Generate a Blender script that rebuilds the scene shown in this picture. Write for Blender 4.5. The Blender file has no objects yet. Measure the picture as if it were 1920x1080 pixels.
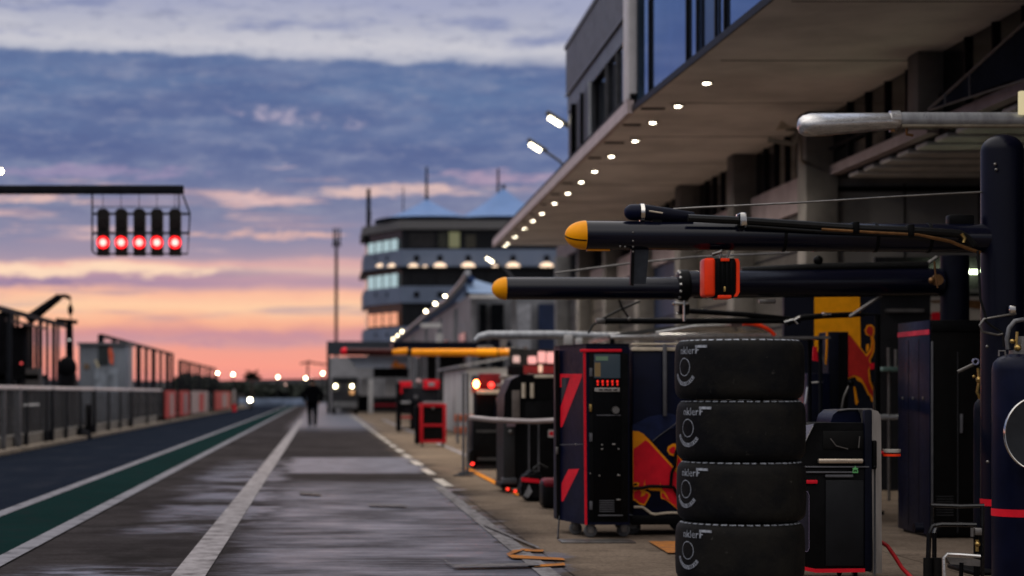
import bpy, bmesh, math, random
from mathutils import Vector, Matrix
random.seed(7)
R = math.radians
S = bpy.context.scene
COL = S.collection
# ---- photograph geometry: level camera at 1.27 m, vanishing point of the pit lane at (602, 737) of 1920x1080
F, VX, VY, H = 3733.33, 602.0, 737.0, 1.27
def SX(px, Y): return (px - VX) * Y / F
def SZ(py, Y): return H + (VY - py) * Y / F
def W(px, py, Y): return Vector((SX(px, Y), Y, SZ(py, Y)))
def GY(py): return H * F / (py - VY)

# ------------------------------------------------------------------ node helper
class NT:
    def __init__(s, tree):
        s.t = tree
        s.t.nodes.clear()
    def n(s, typ, **kw):
        nd = s.t.nodes.new(typ)
        for k, v in kw.items(): setattr(nd, k, v)
        return nd
    def put(s, sock, v):
        if isinstance(v, bpy.types.NodeSocket): s.t.links.new(v, sock)
        elif isinstance(v, (tuple, list)):
            sock.default_value = tuple(v) if len(v) == len(sock.default_value) else tuple(v) + (1,)
        else: sock.default_value = v
    def m(s, op, a, b=None, c=None, clamp=False):
        nd = s.n('ShaderNodeMath', operation=op, use_clamp=clamp)
        s.put(nd.inputs[0], a)
        if b is not None: s.put(nd.inputs[1], b)
        if c is not None: s.put(nd.inputs[2], c)
        return nd.outputs[0]
    def mix(s, f, a, b, mode='MIX'):
        nd = s.n('ShaderNodeMix', data_type='RGBA', blend_type=mode)
        s.put(nd.inputs[0], f); s.put(nd.inputs[6], a); s.put(nd.inputs[7], b)
        return nd.outputs[2]
    def comb(s, x, y, z):
        nd = s.n('ShaderNodeCombineXYZ')
        s.put(nd.inputs[0], x); s.put(nd.inputs[1], y); s.put(nd.inputs[2], z)
        return nd.outputs[0]
    def sep(s, v):
        nd = s.n('ShaderNodeSeparateXYZ'); s.put(nd.inputs[0], v)
        return nd.outputs[0], nd.outputs[1], nd.outputs[2]
    def noise(s, vec, scale=1, detail=4, rough=.55, dist=0):
        nd = s.n('ShaderNodeTexNoise')
        s.put(nd.inputs['Vector'], vec); nd.inputs['Scale'].default_value = scale
        nd.inputs['Detail'].default_value = detail; nd.inputs['Roughness'].default_value = rough
        nd.inputs['Distortion'].default_value = dist
        return nd.outputs['Fac']
    def step(s, v, a, b, c=0., d=1.):
        nd = s.n('ShaderNodeMapRange', interpolation_type='SMOOTHSTEP')
        s.put(nd.inputs[0], v)
        nd.inputs[1].default_value = a; nd.inputs[2].default_value = b
        nd.inputs[3].default_value = c; nd.inputs[4].default_value = d
        return nd.outputs[0]
    def ramp(s, f, stops):
        nd = s.n('ShaderNodeValToRGB'); s.put(nd.inputs[0], f)
        cr = nd.color_ramp
        while len(cr.elements) < len(stops): cr.elements.new(0.5)
        for e, (p, c) in zip(cr.elements, stops):
            e.position = p; e.color = tuple(c) + (1,)
        return nd.outputs[0]
def lin(r, g, b):
    f = lambda c: (c / 255 / 12.92) if c / 255 <= .04045 else ((c / 255 + .055) / 1.055) ** 2.4
    return (f(r), f(g), f(b))

MATS = {}
def M(name, col, rough=.5, metal=0., var=.2, vs=6., bump=0., bs=60., emit=None, es=0., coat=0., spec=.16, stretch=(1, 1, 1), rvar=.15):
    if name in MATS: return MATS[name]
    m = bpy.data.materials.new(name); m.use_nodes = True
    k = NT(m.node_tree)
    out = k.n('ShaderNodeOutputMaterial'); p = k.n('ShaderNodeBsdfPrincipled')
    k.put(out.inputs[0], p.outputs[0])
    tc = k.n('ShaderNodeTexCoord'); mp = k.n('ShaderNodeMapping'); k.put(mp.inputs[0], tc.outputs['Object'])
    mp.inputs['Scale'].default_value = stretch
    nz = k.noise(mp.outputs[0], vs, 5, .6)
    lo = tuple(c * (1 - var) for c in col); hi = tuple(min(1, c * (1 + var)) for c in col)
    k.put(p.inputs['Base Color'], k.mix(k.step(nz, .3, .7), lo, hi))
    nz2 = k.noise(mp.outputs[0], vs * 3.1, 4, .65)
    k.put(p.inputs['Roughness'], k.m('ADD', k.m('MULTIPLY', k.m('SUBTRACT', nz2, .5), rvar * 2), rough, clamp=True))
    p.inputs['Metallic'].default_value = metal
    p.inputs['Specular IOR Level'].default_value = spec
    p.inputs['Coat Weight'].default_value = coat
    if bump:
        b = k.n('ShaderNodeBump'); b.inputs['Strength'].default_value = bump; b.inputs['Distance'].default_value = .01
        k.put(b.inputs['Height'], k.noise(mp.outputs[0], bs, 4, .6)); k.put(p.inputs['Normal'], b.outputs[0])
    if emit:
        p.inputs['Emission Color'].default_value = tuple(emit) + (1,); p.inputs['Emission Strength'].default_value = es
    MATS[name] = m
    return m

# ------------------------------------------------------------------ mesh helper
ORG = {}
class MB:
    def __init__(s): s.bm = bmesh.new()
    def box(s, x0, x1, y0, y1, z0, z1, bev=0., seg=2):
        vs = [s.bm.verts.new((x, y, z)) for x in (x0, x1) for y in (y0, y1) for z in (z0, z1)]
        q = ((0, 1, 3, 2), (4, 6, 7, 5), (0, 4, 5, 1), (2, 3, 7, 6), (0, 2, 6, 4), (1, 5, 7, 3))
        fs = [s.bm.faces.new([vs[i] for i in f]) for f in q]
        if bev:
            es = list({e for f in fs for e in f.edges})
            bmesh.ops.bevel(s.bm, geom=es, offset=bev, segments=seg, affect='EDGES', profile=.5)
        return s
    def pbox(s, px0, py0, px1, py1, Y, d, bev=0., seg=2):      # box whose front face fills a picture rectangle at distance Y
        x0, x1 = sorted((SX(px0, Y), SX(px1, Y))); z0, z1 = sorted((SZ(py0, Y), SZ(py1, Y)))
        return s.box(x0, x1, Y, Y + d, z0, z1, bev, seg)
    def prism(s, pts, dv):
        dv = Vector(dv); a = [s.bm.verts.new(p) for p in pts]; b = [s.bm.verts.new(Vector(p) + dv) for p in pts]
        n = len(a)
        s.bm.faces.new(a); s.bm.faces.new(b[::-1])
        for i in range(n): s.bm.faces.new((a[i], b[i], b[(i + 1) % n], a[(i + 1) % n]))
        return s
    def shape(s, pxs, Y, d):                                   # picture outline at distance Y, thickness d away from the viewer
        return s.prism([W(x, y, Y) for x, y in pxs], (0, d, 0))
    def sheet(s, pts):
        s.bm.faces.new([s.bm.verts.new(p) for p in pts]); return s
    def tube(s, pts, r, seg=10, cap=True):
        pts = [Vector(p) for p in pts]; n = len(pts)
        rs = r if isinstance(r, (list, tuple)) else [r] * n
        rings = []; up = None
        for i, p in enumerate(pts):
            d = (pts[min(i + 1, n - 1)] - pts[max(i - 1, 0)]).normalized()
            if up is None:
                up = Vector((0, 0, 1)) if abs(d.z) < .9 else Vector((1, 0, 0))
            u = (up - d * up.dot(d)).normalized(); v = d.cross(u); up = u
            rings.append([s.bm.verts.new(p + (u * math.cos(a) + v * math.sin(a)) * rs[i]) for a in [2 * math.pi * j / seg for j in range(seg)]])
        for a, b in zip(rings, rings[1:]):
            for j in range(seg): s.bm.faces.new((a[j], a[(j + 1) % seg], b[(j + 1) % seg], b[j]))
        if cap: s.bm.faces.new(rings[0][::-1]); s.bm.faces.new(rings[-1])
        return s
    def lathe(s, prof, o=(0, 0, 0), ax='Z', seg=32, a0=0., a1=2 * math.pi, closed=False):
        o = Vector(o); full = abs(a1 - a0 - 2 * math.pi) < 1e-4
        def P(r, h, a):
            c, q = r * math.cos(a), r * math.sin(a)
            return o + (Vector((c, q, h)) if ax == 'Z' else Vector((h, c, q)) if ax == 'X' else Vector((q, h, c)))
        na = seg if full else seg + 1
        rings = []
        for (r, h) in prof:
            if r < 1e-6: rings.append([s.bm.verts.new(P(0, h, 0))])
            else: rings.append([s.bm.verts.new(P(r, h, a0 + (a1 - a0) * j / seg)) for j in range(na)])
        pr = list(zip(rings, rings[1:])) + ([(rings[-1], rings[0])] if closed else [])
        for a, b in pr:
            for j in range(seg):
                k = (j + 1) % na
                if len(a) == 1 and len(b) == 1: continue
                if len(a) == 1: s.bm.faces.new((a[0], b[j], b[k]))
                elif len(b) == 1: s.bm.faces.new((a[j], b[0], a[k]))
                else: s.bm.faces.new((a[j], b[j], b[k], a[k]))
        return s
    def ball(s, c, r, ax='Z', seg=16, sq=(1, 1, 1)):
        n0 = len(s.bm.verts)
        s.lathe([(r * math.sin(math.pi * i / 10), -r * math.cos(math.pi * i / 10)) for i in range(11)], (0, 0, 0), ax, seg)
        s.bm.verts.ensure_lookup_table()
        for v in s.bm.verts[n0:]: v.co = Vector((v.co.x * sq[0], v.co.y * sq[1], v.co.z * sq[2])) + Vector(c)
        return s
    def mesh(s, o, smooth=True):
        o = Vector(o)
        for v in s.bm.verts: v.co -= o
        bmesh.ops.recalc_face_normals(s.bm, faces=s.bm.faces)
        me = bpy.data.meshes.new('mesh'); s.bm.to_mesh(me); s.bm.free()
        if smooth:
            me.shade_smooth(); me.set_sharp_from_angle(angle=R(38))
        return me
    def build(s, name, mat, parent=None, o=None, smooth=True, label=None):
        if parent is not None: o = ORG[parent.name]
        o = Vector(o) if o is not None else Vector((0, 0, 0))
        ob = bpy.data.objects.new(name, s.mesh(o, smooth)); COL.objects.link(ob)
        ob.data.materials.append(mat); ORG[ob.name] = o
        if parent is not None: ob.parent = parent
        else: ob.location = o
        if label: ob['label'] = label
        return ob
def split(mb, name, mat, parent):      # every separate piece becomes a part of its own
    bm = mb.bm; seen = set(); out = []
    for v0 in list(bm.verts):
        if v0 in seen: continue
        st, isl = [v0], []
        seen.add(v0)
        while st:
            v = st.pop(); isl.append(v)
            for e in v.link_edges:
                w = e.other_vert(v)
                if w not in seen: seen.add(w); st.append(w)
        nb = MB(); mp = {v: nb.bm.verts.new(v.co) for v in isl}
        for f in {f for v in isl for f in v.link_faces}: nb.bm.faces.new([mp[v] for v in f.verts])
        out.append(nb.build(name, mat, parent))
    bm.free()
    return out
def tag(o, label, cat, group=None, kind=None):
    o['label'] = label; o['category'] = cat
    if group: o['group'] = group
    if kind: o['kind'] = kind
    return o
def thing(name, label, cat, loc=(0, 0, 0), group=None):
    o = bpy.data.objects.new(name, None); COL.objects.link(o); o.location = loc; o.empty_display_size = .1
    ORG[o.name] = Vector(loc)
    return tag(o, label, cat, group)
def struct(name, mb, mat, label=None):
    o = mb.build(name, mat, smooth=False); o['kind'] = 'structure'; o['category'] = name.replace('_', ' ').split('.')[0]
    o['label'] = label or name
    return o
def dup(root, loc, label=None):
    def cp(o, par):
        c = o.copy(); COL.objects.link(c); c.parent = par
        for ch in [q for q in bpy.data.objects if q.parent == o]: cp(ch, c)
        return c
    c = cp(root, None); c.location = loc
    if label: c['label'] = label
    return c

# ------------------------------------------------------------------ materials
navy = M('navy_paint', (.0032, .0046, .017), .36, 0, .25, 5, spec=.10)
navyd = M('dark_navy_paint', (.0024, .0032, .009), .42, 0, .25, 5, spec=.1)
black = M('black_paint', (.0032, .0032, .0036), .42, 0, .3, 8, spec=.07)
blackm = M('black_matte_plastic', (.0042, .0042, .0046), .6, 0, .3, 8, .15, spec=.06)
boomm = M('boom_paint', (.0028, .0036, .011), .18, 0, .15, 3, spec=.30, stretch=(1, 4, 4), rvar=.02)
polem = M('pole_paint', (.0025, .003, .010), .3, 0, .1, 3, spec=.14, rvar=.03)
rubber = None
def rubber_mat():
    m = bpy.data.materials.new('tyre_rubber'); m.use_nodes = True
    k = NT(m.node_tree); out = k.n('ShaderNodeOutputMaterial'); p = k.n('ShaderNodeBsdfPrincipled'); k.put(out.inputs[0], p.outputs[0])
    tc = k.n('ShaderNodeTexCoord'); oi = k.n('ShaderNodeObjectInfo'); va = k.n('ShaderNodeVectorMath', operation='ADD')
    k.put(va.inputs[0], tc.outputs['Object']); k.put(va.inputs[1], k.comb(k.m('MULTIPLY', oi.outputs['Random'], 30.), 0., 0.)); v = va.outputs[0]
    a = k.noise(v, 4.5, 6, .65); b = k.noise(v, 45, 4, .7); d = k.noise(v, 21, 3, .6)
    c = k.mix(k.step(a, .32, .68), (.0032, .0034, .0042), (.0100, .0090, .0076))
    c = k.mix(k.m('MULTIPLY', k.step(b, .64, .76), .5), c, (.040, .037, .033))
    c = k.mix(k.m('MULTIPLY', k.step(d, .68, .76), .6), c, (.055, .052, .046))
    k.put(p.inputs['Base Color'], c); p.inputs['Specular IOR Level'].default_value = .08
    k.put(p.inputs['Roughness'], k.m('ADD', .5, k.m('MULTIPLY', a, .25)))
    bp = k.n('ShaderNodeBump'); bp.inputs['Strength'].default_value = .5; bp.inputs['Distance'].default_value = .004
    k.put(bp.inputs['Height'], k.m('ADD', b, d)); k.put(p.inputs['Normal'], bp.outputs[0])
    return m
rubber = rubber_mat()
red = M('red_paint', (.66, .008, .022), .45, 0, .12, 7)
orange_red = M('orange_red_plastic', (.90, .045, .008), .35, 0, .08, 7)
yellow = M('yellow_paint', (.92, .345, .003), .38, 0, .10, 7, spec=.14)
amber = M('amber_paint', (.78, .27, .004), .4, 0, .1, 7)
orange = M('orange_line_paint', (.50, .17, .02), .6, 0, .3, 14)
whitep = M('white_paint', (.55, .54, .53), .5, 0, .15, 4)
cream = M('cream_trim', (.55, .47, .36), .45, 0, .15, 8)
silver = M('brushed_silver', (.62, .61, .60), .3, .85, .2, 8, stretch=(1, 6, 6))
steel = M('dull_steel', (.18, .17, .16), .38, .8, .25, 12)
chrome = M('chrome', (.6, .58, .54), .16, 1., .1, 10)
alu = M('painted_aluminium', (.34, .35, .37), .32, .35, .18, 5, stretch=(3, 1, 1))
greypost = M('grey_post', (.10, .10, .11), .5, .2, .2, 6)
darkpost = M('dark_post', (.006, .007, .010), .6, 0, .2, 6, spec=.08)
silh = M('dark_equipment', (.004, .004, .005), .7, 0, .3, 4, spec=.03)
concr = M('wall_concrete', (.20, .18, .16), .8, 0, .22, 2.5, .2, 40)
beige = M('beige_pillar', (.125, .120, .118), .7, 0, .22, 2.0, .1, 30)
soffm = M('soffit_panel', (.66, .62, .60), .7, 0, .18, .7, .05, 20)
mauve = M('mauve_fascia', (.46, .38, .38), .5, 0, .12, 3)
pinkm = M('pinkish_beam', (.25, .21, .225), .6, 0, .15, 2.5)
clad = M('grey_cladding', (.085, .083, .088), .45, .2, .18, 2.0)
cladd = M('dark_cladding', (.04, .042, .048), .45, .2, .2, 2.0)
darkin = M('dark_interior', (.016, .016, .018), .7, 0, .3, 2)
doorg = M('garage_door_grey', (.045, .043, .041), .6, 0, .2, 1.5, stretch=(1, 1, 3))
doorb = M('garage_door_beige', (.06, .054, .048), .6, 0, .2, 1.5)
doorn = M('garage_door_blue', (.012, .020, .05), .5, 0, .2, 1.5)
slatm = M('ceiling_slat', (.40, .40, .40), .6, 0, .15, 2)
greyw = M('grey_wall_panel', (.10, .10, .11), .55, 0, .25, 1.3)
greyl = M('light_grey_wall', (.22, .22, .235), .55, 0, .2, 1.3)
whitew = M('white_wall_panel', (.42, .41, .41), .5, 0, .12, 1.6)
glassd = M('dark_window_glass', (.006, .007, .009), .14, 0, .3, 2, spec=.18)
band = M('blue_white_band', (.105, .135, .20), .5, 0, .12, .3)
tentm = M('tent_fabric', (.095, .175, .36), .6, 0, .10, .3)
hedge = M('hazed_foliage', (.075, .076, .078), .8, 0, .4, 1, spec=0.)  # lifted to grey: distance haze is put into the foliage colour
skin = M('skin', (.35, .2, .14), .5, 0, .1, 10)
cloth = M('black_cloth', (.0025, .0025, .0035), .9, 0, .3, 12, spec=0.)
cable = M('black_cable', (.008, .008, .008), .4, 0, .2, 20)
bronze = M('bronze_tubing', (.20, .10, .04), .35, .7, .25, 20)
brass = M('brass', (.45, .30, .10), .3, .9, .2, 20)
green = M('green_sticker', (.12, .4, .14), .5, 0, .2, 20)
def mirror(name, col, rough):
    return M(name, col, rough, .95, .06, 1.2, rvar=.03)
glassb = mirror('sky_reflecting_glass', (.27, .38, .62), .05)
glassk = mirror('dark_blue_glass', (.07, .10, .16), .08)
def E(name, col, st): return M(name, (.02, .02, .02), .5, 0, .1, 5, emit=col, es=st)
e_down = E('lit_downlight', (1, .88, .66), 45)
e_flood = E('lit_floodlight', (1, .88, .62), 9)
e_far = E('lit_far_lamp', (1, .85, .54), 30)
e_wash = E('lit_wall_washer', (1, .72, .50), 1.6)
e_red = E('lit_red_lamp', (1, .045, .04), 22)
e_redhot = E('lit_red_beacon', (1, .12, .03), 70)
e_reds = E('lit_small_red', (1, .03, .02), 5)
e_win = E('lit_pale_window', (.46, .62, .66), .85)
e_wino = E('sunset_orange_window', (1., .42, .25), .85)
e_wing = E('lit_green_window', (.30, .30, .16), .45)
e_pink = E('lit_pink_pane', (1., .42, .38), 1.1)
e_tube = E('lit_fluorescent_tube', (.85, 1., .62), 16)
e_scr = E('lit_screen', (.05, .08, .11), .22)
e_glow = E('lit_yellow_lamp', (1., .85, .5), .6)

# ------------------------------------------------------------------ world
def make_world():
    w = bpy.data.worlds.new("World"); S.world = w; w.use_nodes = True
    k = NT(w.node_tree)
    out = k.n('ShaderNodeOutputWorld')
    tc = k.n('ShaderNodeTexCoord'); x, y, z = k.sep(tc.outputs['Generated'])
    hd = k.m('SQRT', k.m('ADD', k.m('MULTIPLY', x, x), k.m('MULTIPLY', y, y)))
    az = k.m('ARCTAN2', x, y)
    U = k.m('MULTIPLY', az, F / 100)
    V = k.m('MULTIPLY', k.m('DIVIDE', z, k.m('MAXIMUM', hd, .02)), F / 100)
    n1 = k.noise(k.comb(k.m('MULTIPLY', U, .32), k.m('MULTIPLY', V, 1.1), 3.3), 1, 6, .55)
    n2 = k.noise(k.comb(k.m('MULTIPLY', U, 1.0), k.m('MULTIPLY', V, 2.4), 9.1), 1, 6, .6)
    hi = k.step(V, 4.6, 5.8)
    V2 = k.m('ADD', V, k.m('MULTIPLY', k.m('SUBTRACT', n1, .5), .55))
    V2 = k.m('ADD', V2, k.m('MULTIPLY', k.m('SUBTRACT', n2, .5), k.m('ADD', k.m('MULTIPLY', hi, .35), .16)))
    V2 = k.m('ADD', V2, k.m('MULTIPLY', hi, k.m('ADD', k.m('MULTIPLY', U, .030), .08)))
    V2 = k.m('SUBTRACT', V2, k.m('MULTIPLY', k.m('MULTIPLY', hi, k.step(U, -6.4, -8.4)), 1.9))
    px = [(0, (196, 128, 134)), (22, (232, 146, 140)), (55, (248, 158, 140)), (82, (240, 160, 144)), (100, (206, 154, 158)), (118, (212, 150, 150)),
          (134, (246, 178, 148)), (160, (252, 206, 168)), (182, (248, 188, 160)), (199, (166, 140, 165)), (212, (180, 146, 165)),
          (226, (250, 216, 186)), (238, (240, 186, 172)), (252, (162, 148, 168)), (290, (138, 138, 166)), (345, (116, 127, 160)),
          (372, (118, 128, 162)), (395, (103, 119, 158)), (450, (87, 108, 152)), (570, (92, 118, 160)), (628, (90, 114, 157)),
          (637, (178, 182, 198)), (655, (202, 202, 211)), (695, (180, 183, 200)), (740, (160, 166, 194)), (1000, (150, 162, 196))]
    c = k.ramp(k.m('DIVIDE', V2, 10.), [(p / 1000, lin(*q)) for p, q in px])
    c = k.mix(k.m('MULTIPLY', k.m('MULTIPLY', k.step(U, -3.6, -.6), k.m('MULTIPLY', k.step(V, 1.86, 2.05), k.step(V, 2.62, 2.40))), .6), c, lin(196, 158, 168))
    # long flat bands of mauve cloud and lit streaks
    n3 = k.noise(k.comb(k.m('MULTIPLY', U, .22), k.m('MULTIPLY', V, 3.0), 21.), 1, 5, .55)
    low = k.m('MULTIPLY', k.step(V, .9, 1.6), k.step(V, 4.4, 3.4))
    c = k.mix(k.m('MULTIPLY', k.m('MULTIPLY', k.step(n3, .52, .66), low), .62), c, lin(164, 146, 164))
    n4 = k.noise(k.comb(k.m('MULTIPLY', U, .36), k.m('MULTIPLY', V, 3.6), 5.7), 1, 6, .62)
    mid = k.m('MULTIPLY', k.step(V, 2.4, 2.9), k.step(V, 4.5, 3.7))
    c = k.mix(k.m('MULTIPLY', k.m('MULTIPLY', k.step(n4, .56, .70), mid), .8), c, lin(226, 188, 184))
    # thin broken paler veils within the blue cloud
    n5 = k.noise(k.comb(k.m('MULTIPLY', U, .5), k.m('MULTIPLY', V, 2.2), 14.), 1, 6, .6)
    blu = k.m('MULTIPLY', k.step(V, 3.8, 4.4), k.step(V, 6.4, 6.0))
    c = k.mix(k.m('MULTIPLY', k.m('MULTIPLY', k.step(n5, .42, .66), blu), .6), c, lin(122, 136, 170))
    n5b = k.noise(k.comb(k.m('MULTIPLY', U, .3), k.m('MULTIPLY', V, 1.6), 33.), 1, 5, .6)
    c = k.mix(k.m('MULTIPLY', k.m('MULTIPLY', k.step(n5b, .42, .62), blu), .6), c, lin(74, 96, 144))
    # separate lit streaks low in the sky: (centre u, half length, v, half height, colour, strength)
    ns = k.noise(k.comb(k.m('MULTIPLY', U, .9), k.m('MULTIPLY', V, 4.2), 71.), 1, 7, .68)
    wob = k.m('MULTIPLY', k.m('SUBTRACT', ns, .52), 5.5)
    wv = k.m('MULTIPLY', k.m('SUBTRACT', n2, .5), .5)
    for u0, hl, v0, hh, cc, st in ((1.55, 2.1, 3.78, .13, (228, 194, 186), .9), (-1.15, .55, 3.66, .09, (226, 192, 190), .8), (-.95, 1.6, 2.98, .11, (232, 186, 174), .85),
                                   (-5.2, 1.5, 3.62, .12, (228, 190, 182), .85), (-4.6, 2.9, 2.28, .16, (252, 219, 190), .9), (-.7, .45, 4.22, .06, (206, 184, 194), .7), (-4.2, 2.2, 4.12, .13, (158, 146, 180), .7),
                                   (-5.6, 1.4, 2.02, .10, (120, 112, 156), .75), (-1.6, 3.4, 1.02, .13, (196, 146, 158), .8), (3.4, 1.4, 4.05, .14, (186, 160, 182), .7)):
        a = k.m('DIVIDE', k.m('SUBTRACT', U, u0), hl); b = k.m('DIVIDE', k.m('SUBTRACT', k.m('ADD', V, wv), v0 + .0), hh)
        q = k.m('SUBTRACT', k.m('ADD', 1., wob), k.m('ADD', k.m('MULTIPLY', a, a), k.m('MULTIPLY', b, b)))
        c = k.mix(k.m('MULTIPLY', k.step(q, -.2, 1.1), st), c, lin(*cc))
    n8 = k.noise(k.comb(k.m('MULTIPLY', U, 1.5), k.m('MULTIPLY', V, 4.6), 52.), 1, 7, .68)
    c = k.mix(k.m('MULTIPLY', k.m('MULTIPLY', k.step(n8, .46, .70), k.step(V, 2.8, 3.6)), .22), c, lin(176, 176, 192))
    c = k.mix(k.m('MULTIPLY', k.m('MULTIPLY', k.step(n8, .50, .32), k.step(V, 2.8, 3.6)), .28), c, lin(80, 96, 140))
    # small ragged pale puffs
    gx = k.m('DIVIDE', k.m('ADD', U, .45), 1.6); gy = k.m('DIVIDE', k.m('SUBTRACT', k.m('ADD', V, k.m('MULTIPLY', U, .12)), 5.12), .20)
    g = k.m('SUBTRACT', 1., k.m('ADD', k.m('MULTIPLY', gx, gx), k.m('MULTIPLY', gy, gy)), clamp=True)
    n6 = k.noise(k.comb(k.m('MULTIPLY', U, 2.4), k.m('MULTIPLY', V, 3.2), 2.), 1, 5, .6)
    c = k.mix(k.m('MULTIPLY', k.m('MULTIPLY', k.step(n6, .45, .68), k.step(g, 0., .6)), .62), c, lin(186, 176, 196))
    # dark lumps in the pale upper cloud
    n7 = k.noise(k.comb(k.m('MULTIPLY', U, .42), k.m('MULTIPLY', V, 1.7), 44.), 1, 6, .6)
    c = k.mix(k.m('MULTIPLY', k.m('MULTIPLY', k.step(n7, .50, .66), k.step(V2, 6.5, 6.8)), .8), c, lin(124, 136, 176))
    # above the picture and behind the viewer the dusk cloud is broader and brighter
    nz = k.noise(tc.outputs['Generated'], 2.2, 5, .6)
    top = k.mix(nz, (1.25, 1.24, 1.28), (2.05, 1.92, 1.82))
    zen = k.mix(k.step(z, .28, .80), k.mix(nz, (.36, .40, .52), (.62, .60, .64)), top)
    c = k.mix(k.step(V, 10., 24.), c, zen)
    back = k.mix(k.step(z, .14, .72), k.mix(nz, (.20, .225, .29), (.34, .33, .36)), top)
    c = k.mix(k.step(k.m('ABSOLUTE', az), .9, 1.9), c, back)
    c = k.mix(k.step(z, -.004, -.03), c, lin(60, 60, 70))
    b1 = k.n('ShaderNodeBackground'); k.put(b1.inputs[0], c); b1.inputs[1].default_value = 1.0
    sk = k.n('ShaderNodeTexSky', sky_type='NISHITA'); sk.sun_disc = False
    sk.sun_elevation = R(1.5); sk.sun_rotation = R(-4); sk.air_density = 1.5; sk.dust_density = 2.
    b2 = k.n('ShaderNodeBackground'); k.put(b2.inputs[0], sk.outputs[0]); b2.inputs[1].default_value = .002
    ad = k.n('ShaderNodeAddShader'); k.put(ad.inputs[0], b1.outputs[0]); k.put(ad.inputs[1], b2.outputs[0])
    k.put(out.inputs[0], ad.outputs[0])
make_world()
sun = bpy.data.lights.new('sun', 'SUN'); sun.energy = .12; sun.angle = R(12); sun.color = (1, .62, .45)
so = bpy.data.objects.new('sun', sun); COL.objects.link(so); so.rotation_euler = (R(-87.5), 0, R(-4))

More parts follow.
